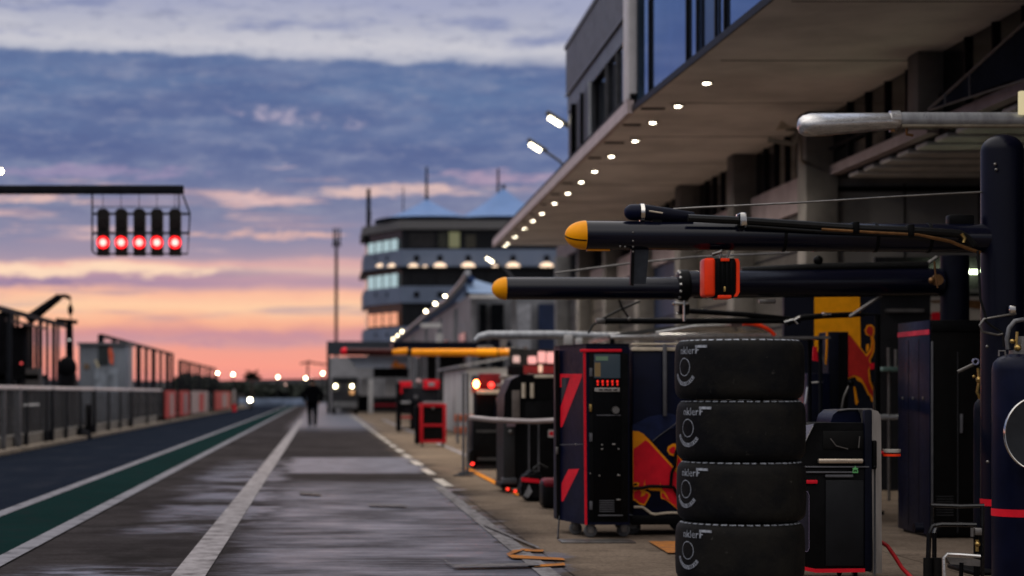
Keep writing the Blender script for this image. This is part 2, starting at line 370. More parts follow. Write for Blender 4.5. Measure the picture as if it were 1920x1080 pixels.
# ------------------------------------------------------------------ ground
def ground_mat():
    m = bpy.data.materials.new('apron_concrete'); m.use_nodes = True
    k = NT(m.node_tree); out = k.n('ShaderNodeOutputMaterial'); p = k.n('ShaderNodeBsdfPrincipled'); k.put(out.inputs[0], p.outputs[0])
    tc = k.n('ShaderNodeTexCoord'); v = tc.outputs['Object']; x, y, z = k.sep(v)
    xy = lambda sx, sy, o: k.comb(k.m('MULTIPLY', x, sx), k.m('MULTIPLY', y, sy), o)
    big = k.noise(v, .35, 5, .6); med = k.noise(xy(2.0, 1.3, 0.), 1, 7, .68); fine = k.noise(v, 24, 6, .8)
    lamplit = k.step(k.m('ADD', x, k.m('MULTIPLY', k.m('SUBTRACT', big, .5), 1.2)), 1.5, 2.1)  # right apron lighter and warmer: canopy lamplight put into the colour
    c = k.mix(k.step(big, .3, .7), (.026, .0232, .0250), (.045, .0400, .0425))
    c = k.mix(lamplit, c, k.mix(k.step(big, .35, .7), (.135, .104, .080), (.215, .165, .126)))
    c = k.mix(k.m('MULTIPLY', k.step(med, .40, .68), .45), c, k.mix(lamplit, (.062, .056, .059), (.26, .205, .16)))
    c = k.mix(k.m('MULTIPLY', k.step(fine, .42, .70), .60), c, (.012, .011, .010))
    c = k.mix(k.m('MULTIPLY', k.step(fine, .60, .80), .30), c, (.15, .14, .135))
    # transverse brushing of the slabs
    st = k.noise(xy(1.1, 2.4, 0.), 1, 7, .68)
    st2 = k.noise(xy(1.3, 8.5, 4.), 1, 5, .65)
    c = k.mix(k.m('MULTIPLY', k.step(st2, .54, .38), k.m('SUBTRACT', .30, k.m('MULTIPLY', lamplit, .20))), c, (.016, .013, .012))
    # pale worn and damp box area between the painted lines; bluish sky reflection painted in
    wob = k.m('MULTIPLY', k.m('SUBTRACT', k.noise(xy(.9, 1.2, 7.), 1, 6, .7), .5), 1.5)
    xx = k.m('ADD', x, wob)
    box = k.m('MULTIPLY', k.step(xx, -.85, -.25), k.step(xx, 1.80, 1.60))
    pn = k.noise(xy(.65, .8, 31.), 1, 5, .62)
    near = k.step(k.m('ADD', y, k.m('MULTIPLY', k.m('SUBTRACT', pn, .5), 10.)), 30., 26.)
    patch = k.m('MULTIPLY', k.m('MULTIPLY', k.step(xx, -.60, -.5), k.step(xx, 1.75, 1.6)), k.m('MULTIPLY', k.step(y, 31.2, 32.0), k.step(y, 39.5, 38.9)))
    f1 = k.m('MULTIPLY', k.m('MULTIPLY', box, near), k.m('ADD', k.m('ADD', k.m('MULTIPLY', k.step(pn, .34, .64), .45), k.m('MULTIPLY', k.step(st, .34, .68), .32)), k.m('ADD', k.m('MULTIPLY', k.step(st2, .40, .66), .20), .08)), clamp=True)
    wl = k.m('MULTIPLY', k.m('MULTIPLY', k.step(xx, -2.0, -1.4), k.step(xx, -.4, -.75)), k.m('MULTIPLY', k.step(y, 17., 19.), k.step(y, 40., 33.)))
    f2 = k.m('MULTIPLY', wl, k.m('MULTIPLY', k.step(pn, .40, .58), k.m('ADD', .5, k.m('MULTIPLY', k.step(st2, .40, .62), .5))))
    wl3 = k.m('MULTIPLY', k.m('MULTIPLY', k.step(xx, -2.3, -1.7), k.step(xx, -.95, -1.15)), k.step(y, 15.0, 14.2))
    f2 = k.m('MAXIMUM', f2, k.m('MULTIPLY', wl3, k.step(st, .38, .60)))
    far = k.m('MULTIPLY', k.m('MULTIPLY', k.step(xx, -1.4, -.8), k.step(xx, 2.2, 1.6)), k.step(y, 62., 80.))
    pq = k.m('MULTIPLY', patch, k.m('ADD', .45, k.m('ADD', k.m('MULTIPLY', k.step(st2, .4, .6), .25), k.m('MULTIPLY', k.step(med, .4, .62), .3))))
    wet_sheen = k.m('MAXIMUM', k.m('MAXIMUM', f1, f2), k.m('MAXIMUM', pq, k.m('MULTIPLY', far, .6)), clamp=True)
    c = k.mix(k.m('MULTIPLY', wet_sheen, .85), c, k.mix(k.step(fine, .35, .7), (.112, .120, .165), (.060, .066, .094)))
    # joints between slabs
    fy = k.m('FRACT', k.m('DIVIDE', k.m('ADD', y, .35), 4.6)); fx = k.m('FRACT', k.m('DIVIDE', k.m('ADD', x, 12.0), 2.75))
    j = k.m('MAXIMUM', k.m('LESS_THAN', fy, .010), k.m('LESS_THAN', fx, .006))
    c = k.mix(k.m('MULTIPLY', j, .75), c, (.012, .011, .011))
    # dark oil and tyre stains
    oil = k.noise(k.comb(k.m('MULTIPLY', x, .9), k.m('MULTIPLY', y, .6), 11.), 1, 5, .65)
    c = k.mix(k.m('MULTIPLY', k.step(oil, .54, .70), .60), c, (.014, .013, .013))
    k.put(p.inputs['Base Color'], c)
    rg = k.m('SUBTRACT', k.m('ADD', .62, k.m('MULTIPLY', k.m('SUBTRACT', med, .5), .3)), k.m('MULTIPLY', wet_sheen, .22))
    k.put(p.inputs['Roughness'], rg); k.put(p.inputs['Specular IOR Level'], k.m('MULTIPLY', k.m('MULTIPLY', wet_sheen, wet_sheen), .30))
    b = k.n('ShaderNodeBump'); b.inputs['Strength'].default_value = .35; b.inputs['Distance'].default_value = .006
    k.put(b.inputs['Height'], k.m('ADD', k.m('MULTIPLY', fine, .5), k.m('MULTIPLY', st2, .8))); k.put(p.inputs['Normal'], b.outputs[0])
    return m
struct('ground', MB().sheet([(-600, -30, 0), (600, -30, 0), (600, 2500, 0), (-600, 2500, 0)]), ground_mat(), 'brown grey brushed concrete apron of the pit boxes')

def worn(name, col, under, wear, rough=.55, sc=(2., 2., 1)):
    m = bpy.data.materials.new(name); m.use_nodes = True
    k = NT(m.node_tree); out = k.n('ShaderNodeOutputMaterial'); p = k.n('ShaderNodeBsdfPrincipled'); k.put(out.inputs[0], p.outputs[0])
    tc = k.n('ShaderNodeTexCoord'); mp = k.n('ShaderNodeMapping'); k.put(mp.inputs[0], tc.outputs['Object']); mp.inputs['Scale'].default_value = sc
    a = k.noise(mp.outputs[0], 1.5, 7, .7); b = k.noise(tc.outputs['Object'], 26, 4, .7); d = k.noise(tc.outputs['Object'], .5, 4, .6)
    p.inputs['Specular IOR Level'].default_value = 0.
    f = k.m('MULTIPLY', k.step(a, .60 - wear * .3, .72), .9)
    c = k.mix(k.m('MULTIPLY', k.step(b, .3, .8), .3), col, tuple(q * .55 for q in col))
    c = k.mix(k.m('MULTIPLY', k.step(d, .35, .7), .35), c, tuple(q * .65 for q in col))
    c = k.mix(f, c, under)
    k.put(p.inputs['Base Color'], c); p.inputs['Roughness'].default_value = rough
    bp = k.n('ShaderNodeBump'); bp.inputs['Strength'].default_value = .3; bp.inputs['Distance'].default_value = .004
    k.put(bp.inputs['Height'], b); k.put(p.inputs['Normal'], bp.outputs[0])
    return m
def strip(x0, x1, y0, y1, z): return MB().sheet([(x0, y0, z), (x1, y0, z), (x1, y1, z), (x0, y1, z)])
asph = worn('fast_lane_asphalt', (.0125, .0165, .026), (.019, .022, .031), .45, .6, (.9, .25, 1))
struct('fast_lane', strip(-6.42, -3.27, -20, 420, .004), asph, 'dark blue grey asphalt of the pit fast lane')
struct('green_strip', strip(-3.28, -2.48, -20, 320, .008), worn('green_lane_paint', (.0080, .0225, .0225), (.013, .018, .020), .45, .6), 'dark green painted strip between two white lines')
lw = worn('white_line_paint', (.225, .222, .25), (.06, .058, .066), .62)
lw2 = worn('worn_white_line_paint', (.34, .32, .335), (.08, .072, .075), .85, .55, (3, 3, 1))
struct('white_line', strip(-3.43, -3.27, -20, 330, .012), lw, 'white line along the fast lane edge of the green strip')
struct('white_line', strip(-2.49, -2.33, -20, 330, .012), lw, 'white line along the pit side of the green strip')
struct('white_line', strip(-1.035, -.80, -20, 95, .008), lw2, 'worn wide white line across the box area')
dsh = MB(); y = 27.
while y < 110:
    w = .075 + random.uniform(-.01, .01)
    dsh.sheet([(1.73 - w, y, .008), (1.73 + w, y, .008), (1.71 + w, y + 2.3, .008), (1.71 - w, y + 2.3, .008)]); y += 3.9
struct('dashed_line', dsh, worn('dash_paint', (.46, .43, .40), (.12, .10, .085), .45, .55, (4, 2, 1)), 'broken white line in front of the carts')
pale = strip(1.52, 1.66, 10, 26.9, .008)
struct('faded_line', pale, worn('faded_line_paint', (.24, .23, .24), (.07, .06, .06), .75, .6, (5, 3, 1)), 'faded white edge line of the near pit box')
struct('white_line', strip(2.88, 3.02, 38, 95, .008), lw2, 'thin white line running under the red cart')
struct('orange_line', strip(2.40, 2.50, 24.5, 33.5, .012), worn('orange_road_paint', (.65, .23, .03), (.1, .08, .06), .5), 'orange line on the ground under the black carts')
def gpx(pts, z=.016): return [(SX(px, GY(py)), GY(py), z) for px, py in pts]
om = worn('orange_mark_paint', (.50, .19, .045), (.13, .09, .07), .85, .6, (6, 6, 1))
mk = MB()
mk.sheet(gpx([(975, 1032), (1020, 1034), (1018, 1038), (985, 1037)])); mk.sheet(gpx([(949, 1043), (1056, 1050), (1060, 1054), (960, 1050)]))
mk.sheet(gpx([(1000, 1063), (1058, 1059), (1060, 1064), (1002, 1067)])); mk.sheet(gpx([(962, 1036), (985, 1034), (960, 1043.4), (949, 1043.4)], .020))
struct('orange_mark', mk, om, 'orange painted box mark on the apron')
struct('orange_mark', MB().sheet(gpx([(1215, 1018), (1300, 1018), (1310, 1040), (1252, 1040)])), om, 'orange painted patch beside the tyre stack')
struct('orange_mark', MB().sheet(gpx([(1008, 927), (1026, 925), (1062, 948), (1045, 950)])), om, 'orange painted dash beside the cabinet')
struct('kerb', MB().box(-6.75, -6.42, -20, 420, 0, .10, .02), M('kerb_concrete', (.16, .13, .10), .8, 0, .3, 2.), 'low pale kerb at the foot of the pit wall')
# worn white scuffs on the apron
sc_ = MB()
for (x0, y0, x1, y1, h) in [(690, 948, 760, 950, 3), (830, 1052, 850, 1066, 4), (850, 1064, 1010, 1061, 5), (905, 985, 1010, 1030, 5), (560, 925, 600, 927, 4)]:
    sc_.sheet(gpx([(x0, y0), (x0 + 3, y0 + h), (x1 + 3, y1 + h), (x1, y1)], .024))
struct('scuff_mark', sc_, worn('scuff_paint', (.22, .21, .22), (.07, .06, .06), 1., .6, (6, 6, 1)), 'pale scuffs on the concrete apron')

# ------------------------------------------------------------------ pit building
B = thing('pit_building', 'long pit building with projecting lit canopy, glass upper storey and garages', 'building', (7.85, 40, 0))
ZS = 5.6
fr = [(5.3, 8.), (4.97, 21.93), (4.79, 30.5), (5.13, 58.35)]
m = MB(); m.prism([(x, y, ZS) for x, y in fr] + [(8.3, 58.35, ZS), (8.3, 8., ZS)], (0, 0, .07)); m.build('soffit', soffm, B, smooth=False)
sm = MB()
for ys in (10.4, 14.3, 18.1, 22., 25.9, 29.7, 33.6, 37.5, 41.4, 45.2, 49.1, 53., 56.8): sm.box(5.2, 7.8, ys, ys + (.03 if ys in (10.4, 25.9, 33.6, 41.4) else .016), ZS - .006, ZS - .001)
split(sm, 'seam', darkpost, B)
def edge(p, q, z0, z1, dx0, dx1):
    return [(p[0] + dx0, p[1], z0), (q[0] + dx0, q[1], z0), (q[0] + dx0, q[1], z1), (p[0] + dx0, p[1], z1)], (dx1 - dx0, 0, 0)
m = MB()
for a, b in ((0, 1), (1, 2)): m.prism(*edge(fr[a], fr[b], ZS - .02, ZS + .075, -.03, -.003))
m.build('edge_trim', black, B, smooth=False)
m = MB(); m.prism(*edge(fr[2], fr[3], ZS - .04, ZS + .16, -.10, -.003)); m.build('fascia', mauve, B, smooth=False)
m = MB(); m.prism(*edge(fr[2], fr[3], ZS + .165, ZS + .26, -.06, .1)); m.build('flashing', darkpost, B, smooth=False)
# glazed storey over the near canopy
def lipx(Y):
    for a, b in zip(fr, fr[1:]):
        if a[1] <= Y <= b[1]: return a[0] + (b[0] - a[0]) * (Y - a[1]) / (b[1] - a[1])
    return fr[0][0]
def pane(Y0, Y1, z0, z1, mat, name='glass_pane', off=.02, th=.04):
    MB().prism([(lipx(Y0) + off, Y0, z0), (lipx(Y1) + off, Y1, z0), (lipx(Y1) + off, Y1, z1), (lipx(Y0) + off, Y0, z1)], (th, 0, 0)).build(name, mat, B, smooth=False)
yb = [29.72, 29.2, 26.5, 25.85, 24.75, 24.25, 20.7, 20.1, 19.2, 18.6, 15.2, 14.6, 13.8, 13.2, 10., 8.2]
for i, (a, b) in enumerate(zip(yb, yb[1:])):
    dark = i % 5 == 3
    pane(b + .02, a - .02, ZS + .08, 10.4, glassk if dark else glassb, off=.035 if dark else .02)
for y in yb[1:-1]: pane(y - .028, y + .028, ZS + .08, 10.4, black, 'mullion', -.02, .035)
MB().box(4.9, 14, 8.0, 30.4, 10.41, 10.7).build('roof', cladd, B)
MB().box(5.5, 14, 8.0, 30.0, ZS + .08, 10.4).build('inner_wall', darkin, B)
MB().box(4.845, 5.05, 30.4, 30.49, ZS + .08, 10.4).build('return_panel', M('dark_blue_panel', (.02, .035, .06), .4), B)
m = MB().box(4.70, 4.84, 30.5, 31.0, ZS + .18, 10.7, .02); m.build('column', M('white_column', (.62, .60, .62), .5, 0, .1, 2), B)
# clad block over the far canopy
zt = 8.25
def cp(Y0, Y1, z0, z1, mat, name, off, th=.05):
    MB().prism([(4.86 + off, Y0, z0), (4.98 + off, Y1, z0), (4.98 + off, Y1, z1), (4.86 + off, Y0, z1)], (th, 0, 0)).build(name, mat, B, smooth=False)
cp(32.02, 40.5, 7.30, zt, clad, 'cladding', .0)
cp(32.02, 40.5, 6.95, 7.29, M('mid_cladding', (.11, .115, .125), .4, .3, .15, 2), 'cladding', .03)
cp(32.02, 40.55, 7.285, 7.315, steel, 'cladding_rail', -.02, .02)
cp(32.02, 40.55, 8.25, 8.33, steel, 'coping', -.03, .2)
cp(32.02, 36.2, ZS + .27, 6.94, glassk, 'window_band', .06)
cp(36.3, 40.5, ZS + .27, 6.94, cladd, 'cladding', .05)
for y in (33.1, 34.3): cp(y, y + .07, ZS + .27, 6.94, greypost, 'mullion', .03)
cp(36.22, 36.42, ZS + .27, 6.94, M('pale_mullion', (.4, .42, .46), .5, 0, .1, 2), 'mullion', .0)
for y in (37.6, 39.): cp(y, y + .05, ZS + .27, 6.94, black, 'mullion', .03)
MB().box(5.1, 14, 31.0, 40.49, ZS + .28, zt).build('inner_wall', cladd, B)
# facade under the canopy
FX = 7.85
pil = [30.6 + 5.4 * i for i in range(7)]
for y in pil: MB().box(7.45, FX + .1, y, y + .55, 0, ZS - .004, .02).build('pillar', beige, B)
for y in (25.2, 19.8, 14.4): MB().box(7.55, FX + .1, y, y + .45, 4.66, ZS - .004, .02).build('pillar', beige, B)
dm = [doorg, doorb, doorn, doorg, doorb, doorg]
for i, (a, b) in enumerate(zip(pil, pil[1:])):
    y0, y1 = a + .56, b - .01
    MB().box(FX - .08, FX + .12, y0, y1, 4.22, 4.78).build('fascia_beam', pinkm, B)
    dp = MB().box(FX - .02, FX + .1, y0, y1, 0, 4.2)
    d = dp.build('garage_door', dm[i], B)
    ln = MB()
    for z in [.6 * q for q in range(1, 7)]: ln.box(FX - .035, FX - .021, y0 + .05, y1 - .05, z - .015, z + .015)
    ln.build('door_rib', darkpost, d)
    MB().box(FX + .02, FX + .06, y0, y1, 4.79, ZS - .005).build('clerestory_window', glassd, B)
    mm = MB()
    for q in range(1, 6): mm.box(FX - .03, FX + .019, y0 + (y1 - y0) * q / 6 - .03, y0 + (y1 - y0) * q / 6 + .03, 4.79, ZS - .006)
    split(mm, 'window_mullion', darkpost, B)
    pipe = MB().tube([(7.6, y0 + .2, 4.9), (7.6, y0 + .2, 2.6), (7.62, y0 + .25, .1)], .035, 8); pipe.build('downpipe', greyw, B)
for y0, y1 in ((8., 14.38), (14.87, 19.78), (20.27, 25.18), (25.67, 30.58)):
    MB().box(FX - .04, FX + .12, y0, y1, 4.62, 4.76).build('fascia_beam', pinkm, B)
    MB().box(FX + .02, FX + .06, y0, y1, 4.77, ZS - .005).build('clerestory_window', glassd, B)
    mm = MB()
    for q in range(1, 5): mm.box(FX - .03, FX + .019, y0 + (y1 - y0) * q / 5 - .03, y0 + (y1 - y0) * q / 5 + .03, 4.77, ZS - .006)
    mm.box(FX - .05, FX - .02, y0, y1, 5.0, 5.04); split(mm, 'window_mullion', darkpost, B)
MB().box(8.35, 14, 8, 66, 4.79, ZS - .01).build('inner_wall', darkin, B)
sl = MB()
for i in range(26): sl.box(FX + .13, 14, 8.4 + i * .85, 8.4 + i * .85 + .5, 4.53, 4.6, .02, 1)
sl.build('slatted_ceiling', slatm, B)
MB().box(FX + .13, 14, 8, 30.9, 4.61, 4.78).build('ceiling_deck', darkin, B)
MB().box(FX + .11, 14, 30.75, 31.05, 0, 4.6).build('partition_wall', M('partition_grey', (.16, .16, .165), .6, 0, .2, 1.), B)
sl = MB()
for xx in (9.0, 10.15, 11.3): sl.box(xx, xx + .02, 30.735, 30.75, 0, 4.5)
sl.box(FX + .12, 14, 30.72, 30.75, 4.38, 4.46); sl.build('partition_seam', black, B)
MB().box(13.9, 14.1, 8, 31, 0, 4.6).build('back_wall', darkin, B)
MB().box(FX + .11, 14, 31.06, 66, 0, 4.7).build('garage_block', darkin, B)
MB().box(5.5, 14.2, 40.6, 58.2, ZS + .24, ZS + .5).build('roof', cladd, B)
MB().box(7.8, 14.2, 58.37, 66, ZS + .02, ZS + .5).build('roof', cladd, B)
MB().box(FX - .1, 14, 63.56, 66, 0, ZS).build('end_wall', cladd, B)
# pale roof stair screen over the near garage
MB().prism([W(1742, 207, 25.0), W(1925, 42, 21.6), W(1925, 150, 21.6), W(1890, 152, 22.2)], (.03, 0, 0)).build('glass_screen', M('blue_grey_screen', (.018, .022, .034), .6, 0, .2, 2, spec=0.), B, smooth=False)
m = MB(); m.tube([W(1742, 205, 24.95), W(1925, 40, 21.55)], .02, 6); m.tube([W(1742, 207, 24.95), W(1925, 148, 21.55)], .014, 6)
for a, t, b in ((1872, 86, 166), (1818, 136, 180), (1772, 176, 196)): m.tube([W(a, t, 23.), W(a, b, 23.)], .012, 6)
m.build('screen_rail', greypost, B)
# downlights
dl = [(1325, 157), (1271, 200), (1224, 231), (1191, 265), (1146, 294), (1115, 322), (1090, 342), (1065, 363), (1039, 382), (1016, 401), (999, 415), (984, 429), (966, 444), (952, 457), (947, 462)]
for px, py in dl:
    Y = (ZS - .03 - H) * F / (VY - py); X = SX(px, Y)
    d = MB().lathe([(.062, -.002), (.095, -.006), (.095, .028), (.062, .028)], (X, Y, ZS - .03), 'Z', 20, closed=True).build('downlight', whitep, B)
    MB().lathe([(0, .0), (.042, .0), (.042, .012), (0, .012)], (X, Y, ZS - .03), 'Z', 20).build('lens', e_down, d)
    ld = bpy.data.lights.new('downlight_lamp', 'SPOT'); ld.energy = 300; ld.color = (1, .87, .70); ld.spot_size = R(160); ld.spot_blend = 1.; ld.shadow_soft_size = .04
    lo = bpy.data.objects.new('downlight_lamp', ld); COL.objects.link(lo); lo.parent = d; lo.location = Vector((X, Y, ZS - .075)) - ORG[d.name]
    if random.random() < .75: MB().box(lipx(Y) + .05, X - .14, Y + .3, Y + .34, ZS - .03, ZS - .001).build('conduit', darkpost, d)

# floodlights on arms
def flood(px, py, Y, label, dirx=1, k=1., lens=e_flood):
    c = W(px, py, Y); t = thing('floodlight', label, 'floodlight', c, 'floodlights along the pit roofs')
    a = math.atan2(-.34, .55)
    rot = Matrix.Rotation(-a, 4, 'Y')
    def rb(x0, x1, y0, y1, z0, z1, nm, mt, bev=0):
        mb = MB().box(x0 * k, x1 * k, y0 * k, y1 * k, z0 * k, z1 * k, bev * k)
        for v in mb.bm.verts: v.co = rot @ v.co + c
        return mb.build(nm, mt, t)
    rb(-.26, .30, -.14, .16, .045, .12, 'housing', greypost, .03)
    rb(-.16, .16, -.08, .08, -.03, .044, 'lens', lens, .02)
    MB().tube([c + Vector((.24 * k, 0, -.08 * k)), c + Vector((.6 * k, .1, -.30 * k)), c + Vector((1.0 * k, .2, -.75 * k))], .035 * k, 8).build('arm', greypost, t)
    return t
flood(1040, 228, 42., 'glaring white floodlight on arm against the grey clad block, higher of two')
flood(1003, 277, 48., 'glaring white floodlight on a thin arm over the white canopy lip, lower of two')
flood(918, 488, 71., 'single white floodlight in front of the control tower, above the yellow nosed boom', k=.9)
for i, (px, py, Y) in enumerate([(837, 557, 95), (818, 571, 103.7), (800, 585, 113), (755, 623, 146), (747, 630, 154), (738, 637, 165)]):
    flood(px, py, Y, ['uppermost lamp on the sloping marquee edge, closest to the tent peak', 'middle lamp of the upper trio on the sloping marquee edge', 'lowest lamp of the upper trio on the sloping marquee edge',
                      'topmost lamp of the small trio at the foot of the marquee edge', 'middle lamp of the small trio at the foot of the marquee edge', 'last and lowest lamp at the foot of the marquee edge'][i], k=.85, lens=e_far)

# ------------------------------------------------------------------ near pit gantry
P = thing('pit_gantry', 'navy pit gantry of tall round pole and yellow tipped boom, nearest of the booms', 'gantry', (SX(1879, 14), 14, 0), 'pit box booms')
px0 = SX(1879, 14.15); Yp = 14.15
r = 39 * Yp / F; zt = SZ(252, Yp)
m = MB().lathe([(0, 0), (r, 0), (r, zt - r * .8)] + [(r * math.cos(a), zt - r * .8 + r * .8 * math.sin(a)) for a in [R(q) for q in range(10, 90, 10)]] + [(0, zt)], (px0, Yp, 0), 'Z', 40); m.build('pole', polem, P)
MB().lathe([(r + .003, SZ(948, Yp)), (r + .003, SZ(935, Yp))], (px0, Yp, 0), 'Z', 40).build('red_band', red, P)
MB().box(px0 - .3, px0 + .3, Yp - .3, Yp + .3, 0.002, .03, .01).build('base_plate', black, P)
m = MB()
for px, py in ((1866, 308), (1868, 318), (1852, 866), (1851, 650)): m.ball(W(px, py, Yp - r * .95), .012)
split(m, 'bolt', steel, P)
Yb = 14.15; rb_ = 27 * Yb / F
zb0, zb1 = SZ(441, Yb), SZ(447, Yb); xb0, xb1 = SX(1098, Yb), px0
m = MB().tube([(xb0, Yb, zb0), (xb1 - .1, Yb, zb1)], rb_, 36); m.tube([(SX(1525, Yb), Yb, SZ(444, Yb)), (SX(1531, Yb), Yb, SZ(444, Yb))], rb_ + .004, 36)
m.build('boom', boomm, P)
prof = [(rb_ + .002, 0)] + [((rb_ + .002) * math.cos(R(q)), -(39 * Yb / F) * math.sin(R(q))) for q in range(8, 90, 8)] + [(0, -39 * Yb / F)]
cap = MB().lathe(prof, (xb0, Yb, zb0), 'X', 36).build('boom_cap', yellow, P)
arc = [Vector((xb0 - 39 * Yb / F * math.sin(R(q)) * 1.0, Yb - (rb_ + .002) * math.cos(R(q)) * .93, zb0 - (rb_ + .002) * math.cos(R(q)) * .42 + .0)) for q in range(2, 91, 8)]
MB().tube(arc, .0045, 6).build('cap_strap', black, cap)
MB().box(SX(1100, Yb), SX(1143, Yb), Yb - .02, Yb + .02, SZ(470.5, Yb), SZ(467, Yb)).build('cap_tongue', amber, cap)
# camera pod on top
yc = Yb - .01
c0 = SX(1188, yc); zc = SZ(398, yc)
pod = MB()
pod.lathe([(0, -.068)] + [(.058 * math.cos(R(q)), -.01 - .058 * math.sin(R(q))) for q in range(75, -1, -15)] + [(.058, .04), (0, .04)], (c0, yc, zc), 'X', 24)
pd = pod.build('camera_pod', navy, P)
m = MB(); m.lathe([(.04, .04), (.066, .045), (.066, .072), (.04, .075)], (c0, yc, zc - .004), 'X', 20); m.build('pod_collar', chrome, pd)
m = MB(); m.tube([(c0 + .07, yc, zc), (SX(1300, yc), yc, SZ(408, yc))], [.058, .04], 20); m.build('pod_tail', navyd, pd)
MB().tube([(c0 + .10, yc - .058, zc + .004), (SX(1240, yc), yc - .058, SZ(401, yc))], .006, 6).build('pod_stripe', cream, pd)
MB().box(SX(1222, yc), SX(1240, yc), yc - .03, yc + .03, SZ(424, yc), SZ(404, yc)).build('pod_foot', black, pd)
# cable bundle
def boomtop(px): return SZ(414 + (px - 1100) * .009, Yb)
def bundle(pts, r, name, mat, par=P, Y=Yb - .12, seg=8): return MB().tube([W(a, b, Y) for a, b in pts], r, seg).build(name, mat, par)
bundle([(1290, 409), (1380, 413), (1500, 421), (1620, 429), (1720, 433), (1800, 438), (1814, 447), (1826, 460)], .028, 'cable_bundle', cable)
bundle([(1540, 430), (1640, 436), (1720, 440), (1780, 452), (1815, 466), (1838, 474)], .013, 'cable', bronze, Y=Yb - .135)
bundle([(1400, 424), (1540, 434), (1680, 441), (1760, 447), (1812, 462)], .012, 'cable', cable, Y=Yb - .13)
m = MB()
for px, py in ((1384, 413), (1595, 428), (1697, 433)): m.box(SX(px - 6, Yb), SX(px + 6, Yb), Yb - .155, Yb - .07, SZ(py + 13, Yb), SZ(py - 9, Yb), .006)
split(m, 'cable_clip', black, P)
MB().box(SX(1379, Yb), SX(1392, Yb), Yb - .16, Yb - .0, SZ(427, Yb), SZ(402, Yb), .008).build('clamp', chrome, P)
bundle([(1803, 438), (1809, 447), (1806, 455)], .012, 'hose_elbow', brass, Y=Yb - .15)
MB().pbox(1780, 402, 1828, 425, Yb - .02, .1, .015).build('junction_box', black, P)
MB().tube([W(1790, 420, Yb), W(1795, 430, Yb), W(1830, 430, Yb)], .008, 6).build('conduit', steel, P)
for px in (1468, 1640, 1740):
    MB().lathe([(rb_ + .001, -.012), (rb_ + .005, -.010), (rb_ + .005, .010), (rb_ + .001, .012)], tuple(W(px, 441 + (px - 1100) * .0081, Yb)), 'X', 32).build('strap_band', black, P)
# hanging plate
pl = MB().shape([(1190, 466), (1217, 466), (1211, 532), (1188, 532)], Yb - .02, .02).build('hanging_plate', M('grey_plate', (.022, .025, .032), .5, .1, .2, 8), P)
MB().shape([(1184, 466), (1190, 466), (1188, 536), (1182, 533)], Yb - .04, .05).build('plate_edge', black, pl)
m = MB()
for px, py in ((1187, 436), (1187, 452), (1187, 463), (1187, 472), (1172, 463), (1163, 462)): m.ball(W(px, py, Yb - rb_ * .98), .008)
split(m, 'rivet', steel, P)
bundle([(1262, 392), (1310, 389), (1500, 380), (1690, 368), (1840, 360)], .007, 'guy_wire', steel, Y=Yb)
bundle([(1833, 470), (1836, 520), (1838, 560), (1850, 600)], .009, 'cable', cable, Y=Yb - .2)
bundle([(1752, 490), (1754, 515), (1758, 540)], .007, 'cable', bronze, Y=Yb)
# clamp lamp on the pole with looped cable
m = MB().tube([W(1905, 588, Yp - .2), W(1880, 592, Yp - .2), W(1845, 598, Yp - .2), W(1837, 610, Yp - .2), W(1842, 622, Yp - .2), W(1870, 628, Yp - .2), W(1880, 626, Yp - .2)], .009, 8); m.build('cable', steel, P)
bundle([(1846, 600), (1860, 612), (1880, 624), (1882, 650)], .008, 'cable', cable, Y=Yp - .2)
MB().pbox(1893, 572, 1906, 588, Yp - .22, .05, .01).build('clamp', chrome, P)

# red bordered black box hung under the boom
K = thing('hanging_case', 'black ribbed case with bright orange red sides hanging under the near boom', 'case', W(1355, 560, 14.1))
yk = 14.02
MB().pbox(1340, 484, 1380, 558, yk, .17, .012).build('case_body', blackm, K)
m = MB().pbox(1321, 483, 1342, 556, yk - .01, .19, .022, 3); m.build('side_bumper', orange_red, K)
m = MB().shape([(1378, 485), (1384, 485), (1387, 491), (1387, 548), (1382, 556), (1376, 556), (1381, 547), (1381, 494)], yk - .012, .19); m.build('side_bumper', orange_red, K)
m = MB().pbox(1352, 484, 1368, 490, yk - .02, .03, .004); m.pbox(1346, 553, 1372, 560, yk - .015, .18, .006); m.build('red_trim', orange_red, K)
m = MB()
for a in (1345, 1352.5, 1361, 1369.5): m.pbox(a, 489, a + 4.5, 552, yk - .012, .02, .003)
split(m, 'rib', black, K)
MB().pbox(1357, 537, 1361, 547, yk - .03, .02, .003).build('latch', brass, K)
m = MB().tube([W(1335, 477, yk + .06), W(1352, 472, yk + .06)], .014, 8); m.tube([W(1349, 486, yk + .06), W(1353, 468, yk + .06)], .010, 8); m.tube([W(1362, 486, yk + .06), W(1368, 470, yk + .06)], .008, 8)
m.build('hanger', steel, K)

# ------------------------------------------------------------------ second pit gantry
Q = thing('pit_gantry', 'long navy boom with yellow tip and bolted collar below the nearest boom', 'gantry', (SX(1790, 18.4), 18.4, 0), 'pit box booms')
Y2 = 18.4; r2 = 21 * Y2 / F
MB().tube([W(949, 541, Y2), W(1280, 541, Y2)], r2, 32).build('boom', boomm, Q)
MB().tube([W(1280, 533, Y2), W(1765, 528, Y2)], 25 * Y2 / F, 32).build('inner_boom', boomm, Q)
prof = [(r2 + .002, 0)] + [((r2 + .002) * math.cos(R(q)), -(27 * Y2 / F) * math.sin(R(q))) for q in range(8, 90, 8)] + [(0, -27 * Y2 / F)]
MB().lathe(prof, tuple(W(949, 541, Y2)), 'X', 32).build('boom_cap', yellow, Q)
c = W(1283, 535, Y2)
fl = MB().lathe([(.02, -.07), (.13, -.06), (.145, -.03), (.145, .03), (.12, .05), (.02, .06)], tuple(c), 'X', 28).build('collar', black, Q)
m = MB()
